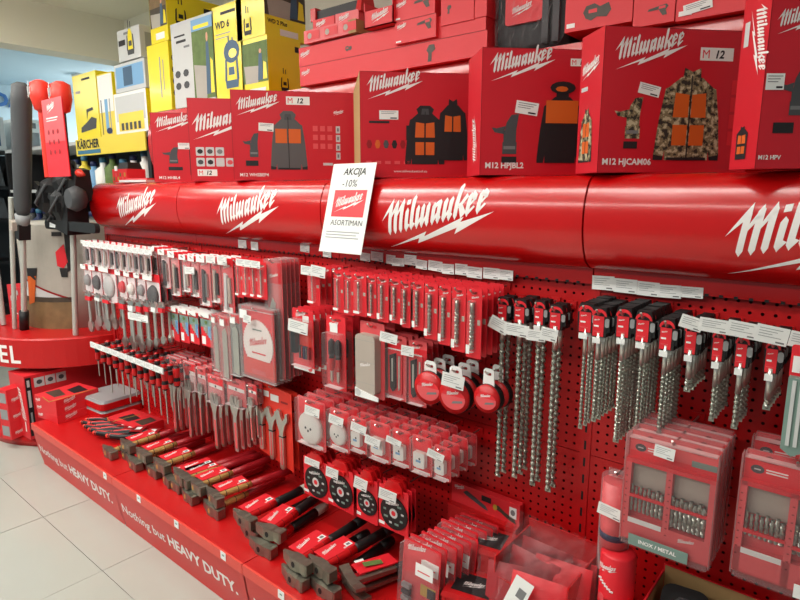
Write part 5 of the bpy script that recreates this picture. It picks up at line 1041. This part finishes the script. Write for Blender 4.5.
# clear tube pack above a red carton
x, z0, w, h = fit(598, 634, 476, 545, .15)
t = T(); r = w * .42; c = t.part('core', label='pink-red paper roll'); c.lathe([(r * .9, -.235), (r * .9, -.01)], 'card_pink', None, 18); 
for q in (-.14, -.205): b = t.part('band', label='dark band'); b.lathe([(r * .93, q - .016), (r * .93, q)], 'navy', None, 18)
b = t.part('tube'); b.lathe([(r, -.24), (r, 0)], 'clear', None, 20); b = t.part('hang_tab'); b.box((0, 0, .008), (r * 1.2, .003, .02), 'clear_grey'); q = t.part('price_tag'); ptag(q, r * 1.6, .03, TR(0, -r - .003, -.075) @ RY(7))
t.place('tube_pack', 'clear tube pack with pink roll and dark bands', 'tube', (x, -.15, z0)); hook(x, z0 + .008, .16, 'wire hook carrying the clear tube pack')
t = T(); rr = w * .47; c = t.part('tube_body'); c.lathe([(rr * .96, 0), (rr, .004), (rr, .306), (rr * .9, .312), (.001, .312)], 'card_red', None, 24)
def roll(mb, art, x, z, wd, m, R_=None):
    k = wd / art[2]; V = []
    for p in art[0]:
        a, b = p[0] * k, p[1] * k
        if R_: a, b = -b, a
        V.append(((rr + .001) * math.sin((x + a) / rr), -(rr + .001) * math.cos((x + a) / rr), z + b))
    mb.add(V, art[1], m)
l = t.part('lettering'); roll(l, LOGO, -rr * 1.05, .262, rr * 1.35, 'print_white'); l = t.part('side_lettering'); roll(l, WORD, rr * .75, .06, .12, 'print_white', True)
l = t.part('picture')
for k in range(6): a = -.75 + .16 * k; l.box(((rr + .001) * math.sin(a), -(rr + .001) * math.cos(a), .244 - .004 * k), (.009, .002, .004), 'print_white', None)
for k in range(4): a = (-.6, -.1, .25, .1)[k]; z = (.195, .19, .165, .12)[k]; l.lathe([(.011, -.001), (.011, .001)], ('card_pink', 'dark_red', 'card_pink', 'dark_red')[k], TR(rr * math.sin(a), -rr * math.cos(a) - .0005, z) @ RZ(math.degrees(a)) @ RX(90), 10)
t.place('red_tube', 'round red tube container with white script below the clear tube', 'tube', (xs(616, .17, .5), -.17, .604 - .312 - .0), (0, 0, 0))
# kraft-lined carton with black cases
t = T(); xa, xb = xs(664, .03, .52), xs(772, .03, .52); w = xb - xa; d = .36; h = .28
q = t.part('carton'); 
for cc, dd in (((w / 2, 0, h / 2), (w, .004, h)), ((0, -d / 2, h * .47), (.004, d, h * .94)), ((w, -d / 2, h * .47), (.004, d, h * .94)), ((w / 2, -d, h * .4), (w, .004, h * .8)), ((w / 2, -d / 2, .003), (w, d, .006))): q.box(cc, dd, 'card_red')
q = t.part('lining', label='kraft cardboard lining'); q.rect(.004, w - .004, .006, h - .001, -.003, 'kraft'); q.add([(.0035, -d + .01, .01), (.0035, -.004, .01), (.0035, -.004, h * .93), (.0035, -d + .01, h * .93)], [(0, 1, 2, 3)], 'kraft')
t.place('kraft_lined_carton', 'open red carton with kraft lining holding black cases', 'carton', (xa, -.03, ZS + .001))
for i, (dx, s, z) in enumerate(((.07, .10, .46), (.185, .115, .445), (.12, .21, .40))):
    t = T(); a = t.part('body'); a.prism(rrect(.105, .105, .026, 4, 0, 0), -.03, .03, 'black'); b = t.part('panel'); b.prism(rrect(.07, .07, .02, 4, 0, 0), -.034, -.03, 'rubber'); c = t.part('handle'); c.tube([(-.02, -.036, .01), (-.01, -.042, .02), (.01, -.042, .02), (.02, -.036, .01)], .003, 'charcoal', 6)
    t.place('black_case', ['left rear', 'right rear', 'front'][i] + ' rounded black case in the kraft-lined carton', 'case', (xa + dx, -s, z), (math.radians(-50), 0, math.radians(8 - 9 * i)), 'rounded black cases in the carton')
# ---------------------------------------------------------------- hanging drill sets
def t_set(w, h, i):
    d = .03; t = T(); c = t.part('card'); c.prism(rrect(w * .97, h * .97, .01, 3, 0, -h / 2), -.004, -.002, 'card_pink'); c.rect(-w * .48, w * .48, -.19 * h, -.015 * h, -.0045, 'card_red' if i else 'card_pink'); c.rect(-w * .48, w * .48, -.25 * h, -.19 * h, -.0045, 'card_red')
    for q in (-.26, .26): c.flat(rrect(.034, .009, .004, 2, q * w, -.075 * h), -.005, 'dark_red'); c.flat(ell(q * w, -.065 * h, .008, .008, 8), -.0052, 'dark_red')
    c.flat(ell(-.36 * w, -.155 * h, .012, .009, 12), -.005, 'charcoal'); c.rect(-.39 * w, -.33 * w, -.16 * h, -.15 * h, -.0054, 'light_grey'); c.rect(-.28 * w, -.08 * w, -.15 * h, -.14 * h, -.005, 'print_white'); c.rect(-.28 * w, -.08 * w, -.17 * h, -.16 * h, -.005, 'print_white'); c.rect(.2 * w, .46 * w, -.2 * h, -.15 * h, -.005, 'grey_green')
    f = t.part('cassette', label='pink-red drill cassette with two windows')
    for q in (-.455, .005, .455): f.box((q * w, -.014, -.6 * h), (w * .07, .018, h * .72), 'card_pink')
    f.box((0, -.014, -.255 * h), (w * .96, .018, h * .035), 'card_red'); f.box((0, -.014, -.86 * h), (w * .96, .018, h * .2), 'card_pink'); f.rect(-w * .44, w * .44, -.5 * h, -.27 * h, -.006, 'warm_grey')
    f.rect(-w * .42, -w * .04, -.80 * h, -.755 * h, -.0235, 'paper'); f.art(WORD, w * .14, -.84 * h, w * .18, -.0235, 'print_white')
    for k in range(9): f.rect(-w * .475 + 0 * k, -w * .455, (-.34 - .06 * k) * h, (-.33 - .06 * k) * h, -.0236, 'dark_red'); f.rect(w * .0, w * .02, (-.34 - .06 * k) * h, (-.33 - .06 * k) * h, -.0236, 'dark_red')
    f.box((-.22 * w, -.016, -.56 * h if not i else -.62 * h), (w * .4, .014, h * .025), 'card_red'); f.box((.23 * w, -.016, -.56 * h if not i else -.64 * h), (w * .4, .014, h * .025), 'card_red')
    for g in (0, 1):
        for k in range(8):
            b = t.part('drill_bit'); r = (.0030 + .0003 * k) if g == 0 else (.0046 + .0002 * k); x = (-.40 + .048 * k + .455 * g) * w
            b.twist(-.47 * h - .02 * h * (k % 2), -(.70 if not i else .66) * h - .03 * h * g, r, 'bit_steel', .024, 8, TR(x, -.016, 0), depth=.7, step=5)
    if i == 0: g = t.part('band', label='grey-green band lettered in white'); g.box((-.05 * w, -.033, -.93 * h), (w * .66, .002, h * .095), 'grey_green'); g.art(tx('INOX / METAL', .03), -.26 * w, -.945 * h, w * .42, -.0345, 'print_white')
    else: g = t.part('band', label='white label'); g.box((.3 * w, -.033, -.93 * h), (w * .4, .002, h * .1), 'paper')
    q = t.part('price_tag'); ptag(q, w * .22, h * .1, TR(-.06 * w if not i else .4 * w, -.033, -.10 * h) @ RY(4))
    s = t.part('blister'); s.flat(rrect(w, h, .016, 4, 0, -h / 2), -.030, 'clear'); 
    for cc, dd in (((-w * .492, -.016, -h / 2), (w * .016, .026, h * .94)), ((w * .492, -.016, -h / 2), (w * .016, .026, h * .94)), ((0, -.016, -.008), (w * .94, .026, .012)), ((0, -.016, -h + .008), (w * .94, .026, .012))): s.box(cc, dd, 'clear_pink')
    return t
row([(627, 718, 436, 553)], lambda w, h, i: t_set(w, h, 0), .2, 4, .042, 'drill_set_pack', 'drill set', 'drill set with grey band', 'beside the tube', 'drill sets with a grey band')
row([(738, 850, 456, 590)], lambda w, h, i: t_set(w, h, 1), .2, 2, .11, 'drill_set_pack', 'drill set', 'drill set with white label', 'at the right edge', 'drill sets at the right edge')
# long grey chisel pack at the right edge
x, zt, w, h = fit(786, 812, 345, 455, .22); t = T(); c = t.part('card'); c.prism(rrect(w, h * .3, .004, 2, 0, -.15 * h), -.001, .001, 'card_red'); c.rect(-w * .4, -w * .1, -.25 * h, -.1 * h, -.0015, 'print_white'); b = t.part('sleeve', label='grey-blue translucent sleeve'); b.prism([(-w * .45, -.94 * h), (0, -h), (w * .45, -.94 * h), (w * .45, -.28 * h), (-w * .45, -.28 * h)], -.02, 0, 'grey_green'); 
for q in (-.2, .1): b.box((q * w, -.021, -.6 * h), (.006, .004, .6 * h), 'light_grey')
t.place('chisel_pack', 'grey sleeved chisel pack hanging at the right edge', 'chisel', (x, -.22, zt)); hook(x, zt - .012, .23, 'wire hook carrying the grey chisel pack')
# ---------------------------------------------------------------- round outdoor-tool stand left of the shelving
SC = Vector((-4.05, .10, 0)); SR = .6; Z1, Z2 = .455, .635
t = T()
c = t.part('floor_base', label='round red base on the floor'); c.lathe([(SR + .02, .0), (SR + .02, .045), (SR, .055), (0, .055)], 'shelf_red', None, 40)
c = t.part('disc', label='round red upper deck'); c.lathe([(SR - .03, Z1), (SR, Z1 + .01), (SR, Z2 - .008), (SR - .01, Z2), (0, Z2)], 'shelf_red', None, 64, False)
c = t.part('deck_lobe', label='smaller rear red deck'); c.lathe([(.40, Z1 + .03), (.40, Z2), (0, Z2)], 'shelf_red', TR(.10, .34, .01), 48, False)
c = t.part('lettering', label='white word ending in E and L')
art = tx('FUEL', .02, 0.0, 1.12)
k = .105 / art[3]
def on_ring(px, py):
    """angle on the deck rim under the ray"""
    best = None
    for i in range(400):
        a = math.radians(180 + i * .45); v = SC + Vector((SR * math.cos(a), SR * math.sin(a), .55)) - EYE; q = 400 + F * v.dot(RT) / v.dot(FW)
        if v.dot(FW) > 0 and Vector((math.cos(a), math.sin(a), 0)).dot(v) < 0 and (best is None or abs(q - px) < best[0]): best = (abs(q - px), a)
    return best[1]
ae = on_ring(20, 352)
for x0 in (0,):
    V = []
    for p in art[0]:
        a = ae - (art[2] - p[0]) * k / SR; V.append(((SR + .002) * math.cos(a), (SR + .002) * math.sin(a), Z1 + .035 + p[1] * k))
    c.add(V, art[1], 'print_white')
CR = .34
c = t.part('column', label='round poster column'); c.lathe([(CR, Z2), (CR, 1.27), (0, 1.27)], 'photo_stone', None, 48)
def wrap(mb, pts, m, off):
    V = []
    for px, z in pts: V.append(((CR + off) * math.cos(px), (CR + off) * math.sin(px), z))
    mb.add(V, [list(range(len(V)))], m)
def col_ang(px, z):
    best = (9, 0)
    for i in range(720):
        a = math.radians(160 + i * .35); v = SC + Vector((CR * math.cos(a), CR * math.sin(a), z)) - EYE; q = 400 + F * v.dot(RT) / v.dot(FW)
        if Vector((math.cos(a), math.sin(a), 0)).dot(v) < 0 and abs(q - px) < best[0]: best = (abs(q - px), a)
    return best[1]
def colz(px, py):
    z = 1.0
    for _ in range(6):
        a = col_ang(px, z); P = SC + Vector((CR * math.cos(a), CR * math.sin(a), 0)); v = P - EYE; z = EYE.z + W(px, py, -P.y).z - EYE.z
    return a, z
def wrap_px(mb, pts, m, off, n=4):
    """polygon given on the photographed poster, split into narrow strips round the column"""
    Q = [colz(*p) for p in pts]; V = [((CR + off) * math.cos(a), (CR + off) * math.sin(a), z) for a, z in Q]; mb.add(V, [list(range(len(V)))], m)
pc = t.part('poster', label='poster of a worker with a red backpack tool on concrete')
a0, a1 = col_ang(24, .8), col_ang(76, .8); N = 14
for i in range(N):
    b0, b1 = a0 + (a1 - a0) * i / N, a0 + (a1 - a0) * (i + 1) / N
    f0, f1 = i / N, (i + 1) / N; zs_ = lambda f: .985 - .17 * f
    wrap(pc, [(b0, zs_(f0)), (b1, zs_(f1)), (b1, 1.262), (b0, 1.262)], 'photo_stone', .003)
    wrap(pc, [(b0, zs_(f0) - .012), (b1, zs_(f1) - .012), (b1, zs_(f1)), (b0, zs_(f0))], 'dark_red', .005)
    wrap(pc, [(b0, .72), (b1, .72), (b1, zs_(f1) - .012), (b0, zs_(f0) - .012)], 'light_grey', .003); wrap(pc, [(b0, Z2), (b1, Z2), (b1, .80), (b0, .80)], 'photo_earth', .004); wrap(pc, [(b0, .80), (b1, .80), (b1, .83), (b0, .83)], 'photo_dark', .005)
for pts, m in (([(63, 226), (70, 226), (73, 250), (75, 268), (68, 272), (66, 250)], 'print_black'), ([(56, 252), (64, 244), (68, 262), (64, 268), (58, 266)], 'card_red'), ([(60, 268), (68, 268), (68, 277), (62, 277)], 'print_black'), ([(52, 232), (62, 232), (62, 236), (52, 236)], 'print_black'), ([(29, 276), (37, 276), (36, 302), (31, 304)], 'orange'), ([(28, 268), (38, 268), (37, 280), (29, 280)], 'print_black')): wrap_px(pc, pts, m, .008)
c = t.part('stem', label='dark centre post'); c.lathe([(.2, .055), (.2, Z1)], 'shelf_black', None, 20)
t.place('display_stand', 'round two-tier red display stand left of the pegboard shelving', 'display stand', SC)

def pole(px0, py0, s, z0, z1, r, m, name, label, cat, extra=None, top=None):
    P = W(px0, py0, s); P.z = max(P.z, z0) * 0 + z0; rot = (0, 0, 0)
    if top: Q = W(top[0], top[1], s); rot = (0, math.atan2(Q.x - P.x, Q.z - P.z), 0)
    t = T(); c = t.part('shaft'); c.tube([(0, 0, z0 - P.z), (0, 0, z1 - P.z)], r, m, 10)
    if extra: extra(t, P)
    return t.place(name, label, cat, P, rot)
def x1(t, P):
    b = t.part('grip', label='thick dark grey foam upper tube'); b.lathe([(.03, 1.36 - P.z), (.042, 1.40 - P.z), (.046, 1.62 - P.z), (.05, 1.98 - P.z), (.044, 2.055 - P.z), (.02, 2.07 - P.z)], 'charcoal', None, 14)
    b = t.part('joint', label='black clamp joint'); b.box((0, 0, 1.26 - P.z), (.06, .06, .09), 'black'); b.lathe([(.035, 1.3 - P.z), (.04, 1.36 - P.z)], 'grey', None, 10); b = t.part('lock'); b.box((-.02, -.04, 1.29 - P.z), (.05, .03, .05), 'warm_grey')
    b = t.part('foot', label='black lower sleeve'); b.lathe([(.026, .64 - P.z), (.026, .76 - P.z)], 'black', None, 10); b = t.part('lettering', label='dark blue print on the shaft'); b.box((0, -.0135, .9 - P.z), (.012, .002, .2), 'print_blue')
pole(25, 335, .3, .64, 1.4, .0165, 'pole_grey', 'string_trimmer', 'pole tool with thick dark grey upper tube, tallest on the stand', 'garden tool', x1, (21, 75))
pole(15, 330, .33, .64, 1.45, .013, 'pole_grey', 'pole_tool', 'slim pale pole left of the dark grey pole tool', 'garden tool', None, (11, 205))
pole(3, 320, .34, .64, 1.05, .016, 'pole_grey', 'pole_tool', 'short pale pole at the left picture edge', 'garden tool')
def x2(t, P):
    b = t.part('motor', label='black motor unit'); b.box((.0, 0, 1.35 - P.z), (.16, .12, .2), 'black', taper=.8); b.box((.06, .02, 1.52 - P.z), (.1, .1, .16), 'rubber', taper=.7); b.tube([(-.05, 0, 1.4 - P.z), (-.07, 0, 1.55 - P.z), (.02, 0, 1.62 - P.z), (.1, 0, 1.58 - P.z)], .02, 'black', 8)
    b = t.part('guard'); b.lathe([(.05, -.04), (.07, 0), (.05, .04)], 'charcoal', TR(.1, -.02, 1.45 - P.z) @ RX(90), 12)
    b = t.part('tip', label='orange-red tip'); b.lathe([(.006, -.05), (.022, 0), (.006, .06)], 'orange_red', TR(.1, .0, 1.585 - P.z) @ RY(90), 10)
pole(74, 318, .16, .64, 1.3, .016, 'pole_grey', 'pole_saw', 'black motor unit on a pale pole beside the far hood', 'garden tool', x2, (72, 200))
pole(91, 330, -.10, .64, 1.3, .015, 'pole_grey', 'pole_tool', 'pale pole standing behind the hanging spanners', 'garden tool')
pole(82, 300, .0, .64, 1.22, .014, 'pole_grey', 'pole_tool', 'pale pole directly left of the tiny red blisters', 'garden tool')
# chain bar lying across
A = W(47, 224, .2); B = W(97, 222, .2); t = T(); c = t.part('bar', label='black guide bar cover'); L = B.x - A.x; c.prism(rrect(L, .05, .022, 4, L / 2, 0), -.012, .012, 'black'); q = t.part('decal', label='white decal'); q.flat([(L * .1, -.014), (L * .36, -.016), (L * .38, .006), (L * .24, .002), (L * .12, .012)], -.0125, 'light_grey'); t.place('saw_bar', 'black saw bar with white decal sticking out below the motor', 'saw', (A.x, -.2, A.z))
# red battery heads and hanging card
P = W(40, 92, .28)
for i in range(2):
    t = T(); c = t.part('body', label='red plastic motor head'); c.lathe([(.015, -.09), (.035, -.08), (.05, -.02), (.046, .05), (.02, .065)], 'orange_red', None, 14); b = t.part('badge'); b.box((-.015, -.047, .01), (.025, .01, .04), 'light_grey'); b = t.part('lettering'); b.art(WORD, -.03, .0, .08, -.052, 'print_white', RY(-70)); b = t.part('handle'); b.tube([(-.01, 0, -.07), (-.015, 0, -.42)], .018, 'black' if i else 'orange_red', 8)
    t.place('trimmer_head', ['left red motor head at the top of the stand', 'right red motor head behind the hanging red card'][i], 'garden tool', P + Vector((-.05 + .1 * i, .02 + .06 * i, .0 - .01 * i)), (0, 0, 0))
A = W(41, 101, .34); B = W(62, 101, .34); t = T(); w = B.x - A.x; h = A.z - W(50, 177, .34).z; c = t.part('card'); c.prism([(0, -h), (w * 1.05, -h), (w, 0), (.01, .0)], -.002, .002, 'card_red'); c.rect(.01, w, -.55 * h, -.0, -.0025, 'card_pink'); l = t.part('lettering'); l.art(LOGO, w * .26, -.18 * h, w * .4, -.003, 'print_white'); l.rect(w * .2, w * .75, -.25 * h, -.235 * h, -.003, 'print_white'); l.rect(w * .2, w * .7, -.28 * h, -.27 * h, -.003, 'print_white')
for i in range(9): l.flat(ell(w * (.25 + .22 * (i % 3)), -h * (.42 + .13 * (i // 3)), .012, .012, 8), -.003, 'dark_red'); 
t.place('hanging_card', 'long red info card hanging from the motor heads', 'sign', (A.x, -.34, A.z))
# black gear hung low on the stand
for i, (px, py, s, r) in enumerate(((50, 195, .2, .07), (62, 205, .2, .06), (70, 190, .15, .075), (58, 215, .16, .05))):
    P = W(px, py, s); m = MB(); m.lathe([(.01, -r * 1.6), (r * .8, -r * 1.2), (r, 0), (r * .7, r), (.01, r * 1.4)], 'black' if i != 1 else 'rubber', RX(15 * i) @ RY(20 - 13 * i), 7, False); m.box((r * .6, -r * .6, -.2 * r), (r * .5, r * .4, r * .8), 'black'); m.box((-r * .5, -r * .7, .5 * r), (r * .9, r * .3, r * .5), 'black', RY(25)); m.tube([(-r, -r * .5, -r), (0, -r * 1.1, -r * .6), (r, -r * .6, .8 * r)], r * .12, 'charcoal', 6)
    one('black_attachment', m, ['upper left', 'lower middle grey-ribbed', 'upper right', 'lowest'][i] + ' black tool attachment in the cluster beside the far hood', 'attachment', 'black attachments on the stand', P)
# cartons on the lower base
P = WZ(31, 440, .056); t = T(); w, d, h = .20, .62, .375; c = t.part('carton'); c.box((-w / 2, d / 2, h / 2), (w, d, h), 'carton_red'); R = RZ(90)
b = t.part('spine', label='black and white lettered edge strip'); b.rect(.004, .035, .02, h - .01, -.001, 'print_black', R); b.rect(.012, .026, .19, .29, -.002, 'light_grey', R); b.rect(.012, .026, .31, .35, -.002, 'light_grey', R); b.rect(.014, .024, .1, .16, -.002, 'grey', R); b.art(WORD, 0, 0, .2, -.001, 'print_white', TR(-.02, 0, .1) @ RY(-90)); b.rect(-.05, -.035, .04, .1, -.001, 'print_white')
b = t.part('icons', label='row of pale icon squares')
for i in range(3): b.rect(.05 + .06 * i, .105 + .06 * i, h - .075, h - .02, -.001, 'light_grey', R); b.flat(ell(.078 + .06 * i, h - .047, .016, .014, 8), -.0015, 'charcoal', R)
t.place('equipment_carton', 'big red equipment carton on the lower tier of the stand', 'carton', (P.x, P.y + .0, .0565), (0, 0, math.radians(4)))
for i in range(3):
    t = T(); c = t.part('carton'); c.box((-.04, .05, .05), (.08, .1, .098), 'carton_red'); b = t.part('lettering'); b.art(LOGO, .02, .02, .06, -.001, 'print_white', RZ(90)); b = t.part('window'); b.rect(-.07, -.01, .02, .08, -.001, 'grey')
    Q = WZ(20, 440, .056); t.place('blade_carton', '%s of three small red cartons stacked before the big one' % ['lowest', 'middle', 'highest'][i], 'carton', (Q.x - .03 - .035 * i * 0, Q.y - .03, .0565 + .0985 * i), (0, 0, math.radians(18)), 'small cartons stacked on the stand')
t = T(); c = t.part('carton'); c.box((-.12, .1, .11), (.24, .22, .22), 'carton_red'); l = t.part('lettering'); l.art(LOGO, -.2, .1, .14, -.012, 'print_white'); l.rect(-.2, -.08, .04, .05, -.012, 'print_white'); l.rect(-.2, -.1, .06, .07, -.012, 'print_white'); b = t.part('badge'); b.rect(-.1, -.04, .17, .2, -.012, 'light_grey')
P = W(22, 300, .25); t.place('saw_carton', 'red carton with pale badge on the upper deck at left', 'carton', (P.x - .08, -.22, Z2 + .002))
# small packs on top of the far hood
t = T(); A = W(117, 184, .03); w = .16; c = t.part('tray', label='red patterned tray'); c.box((w / 2, .05, .035), (w, .1, .068), 'carton_red'); 
for i in range(6): c.rect(.01 + .024 * i, .026 + .024 * i, .01 + .02 * (i % 2), .03 + .02 * (i % 2), -.001, ['leaf', 'card_pink', 'gold'][i % 3])
b = t.part('contents', label='dark pouches'); b.box((w * .6, .05, .085), (w * .7, .08, .035), 'black', taper=.8); q = t.part('sticker'); q.rect(w * .2, w * .4, .06, .085, -.002, 'paper'); t.place('counter_tray', 'small red patterned tray of dark pouches on the far hood', 'tray', (-3.22, -.03, 1.5035))
m = MB(); m.box((0, 0, .006), (.2, .1, .011), 'paper'); m.box((.02, 0, .016), (.16, .08, .008), 'card_pink'); one('leaflet_stack', m, 'flat stack of pale leaflets beside the small patterned tray', 'leaflets', None, (-2.98, .0, 1.5035), (0, 0, .2))
# ---------------------------------------------------------------- shelving behind, against the back wall
def shelf_unit(x0, x1, y0, y1, zs, name, label, back=True, hdr=None):
    t = T(); w = x1 - x0; d = y1 - y0
    for x in (0, w): c = t.part('upright'); c.box((x, d / 2, .888), (.04, d, 1.776), 'shelf_black')
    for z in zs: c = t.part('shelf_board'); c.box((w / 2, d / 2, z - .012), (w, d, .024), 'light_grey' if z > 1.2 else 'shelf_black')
    if back: c = t.part('back_panel'); c.box((w / 2, d - .01, .888), (w, .02, 1.776), 'shelf_black')
    if hdr: hdr(t, w)
    t.place(name, label, 'shelving', (x0, y0, 0))
def hdr(t, w):
    A = W(75, 144, -.28); B = W(150, 131, -.28)
    b = t.part('header_strip', label='yellow header strip with dark maker lettering'); xa = A.x + 5.9; xb = min(B.x + 5.9, w); b.box(((xa + xb) / 2, -.012, 1.752), (xb - xa, .008, .11), 'yellow_pale')
    l = t.part('lettering'); l.art(tx('KÄRCHER', .03), xa + .03, 1.752 - .01, .34, -.018, 'print_black'); l.rect(xa + .03, xa + .38, 1.752 - .045, 1.752 - .02, -.018, 'teal')
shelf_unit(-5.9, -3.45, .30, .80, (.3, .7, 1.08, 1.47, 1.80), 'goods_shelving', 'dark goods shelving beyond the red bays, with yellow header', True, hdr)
pal = ['white', 'light_grey', 'yellow_pale', 'sky_blue', 'white', 'leaf', 'light_grey', 'white']
n = 0
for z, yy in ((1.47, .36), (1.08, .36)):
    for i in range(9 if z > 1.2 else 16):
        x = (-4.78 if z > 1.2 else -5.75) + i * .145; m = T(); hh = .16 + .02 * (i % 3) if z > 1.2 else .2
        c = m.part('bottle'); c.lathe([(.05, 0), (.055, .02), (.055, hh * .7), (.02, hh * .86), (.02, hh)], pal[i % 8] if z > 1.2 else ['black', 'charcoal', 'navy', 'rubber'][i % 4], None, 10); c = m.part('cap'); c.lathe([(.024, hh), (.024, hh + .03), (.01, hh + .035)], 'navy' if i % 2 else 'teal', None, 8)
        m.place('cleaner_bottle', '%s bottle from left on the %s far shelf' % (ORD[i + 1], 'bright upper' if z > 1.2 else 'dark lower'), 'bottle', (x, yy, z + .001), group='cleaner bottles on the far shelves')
# far shelving on the far side and pale appliance cartons
for i in range(5):
    t = T(); c = t.part('carton'); c.box((0, 0, .15), (.24, .3, .30), ['light_grey', 'white', 'sky_blue', 'light_grey', 'white'][i]); l = t.part('picture'); l.rect(-.08, .08, .04, .18, -.151, ['sky_blue', 'charcoal', 'white', 'print_blue', 'grey'][i]); l.rect(-.09, .06, .22, .27, -.151, 'leaf' if i == 1 else 'print_grey'); l.add([(.121, -.1, .06), (.121, .1, .06), (.121, .1, .2), (.121, -.1, .2)], [(0, 1, 2, 3)], 'print_grey')
    t.place('pale_carton', '%s pale appliance carton from left on the dark far unit' % ORD[i + 1], 'carton', (-6.62 + .0 * i, -.62 + .33 * i, 1.832), (0, 0, math.radians(90)), 'pale appliance cartons')
t = T()
for z in (.4, .8, 1.2, 1.5, 1.83): c = t.part('shelf_board'); c.box((.2, 1.0, z - .013), (.4, 2.0, .026), 'shelf_black')
for y in (0, 1.0, 2.0): c = t.part('upright'); c.box((.2, y, .9), (.4, .04, 1.8), 'shelf_black')
c = t.part('back_panel'); c.box((.01, 1.0, .9), (.02, 2.0, 1.8), 'shelf_black'); t.place('dark_shelving', 'tall black shelving with dark tool bags across the far aisle', 'shelving', (-6.85, -1.0, 0))
k = 0
for z in (1.2, 1.5):
    for i in range(8):
        m = T(); c = m.part('bag'); c.box((0, 0, .10), (.22, .2, .19), ['black', 'rubber', 'charcoal', 'black'][(i + k) % 4], taper=.8); h = m.part('handle'); h.tube([(.115, -.05, .15), (.135, -.03, .2), (.135, .03, .2), (.115, .05, .15)], .01, 'charcoal', 6); k += 1
        m.place('tool_bag', '%s dark tool bag from left on the %s shelf of the black unit' % (ORD[i + 1], 'lower' if z < 1.4 else 'upper'), 'bag', (-6.58, -.88 + .245 * i, z + .001), group='dark tool bags on the black unit')
# blue letters on the far wall
t = T(); A = WX(-6, 106, -8.08); B = WX(20, 106, -8.08); L = (B - A).length; h = WX(8, 93, -8.08).z - A.z
for j, ch in enumerate('DA'): l = t.part('letter'); a_ = tx(ch, .05); l.art(a_, j * L * .52, 0, 0, -.01, 'blue', h=h)
t.place('wall_lettering', 'big blue letters on the pale far wall', 'sign', A, (0, 0, math.radians(90)))
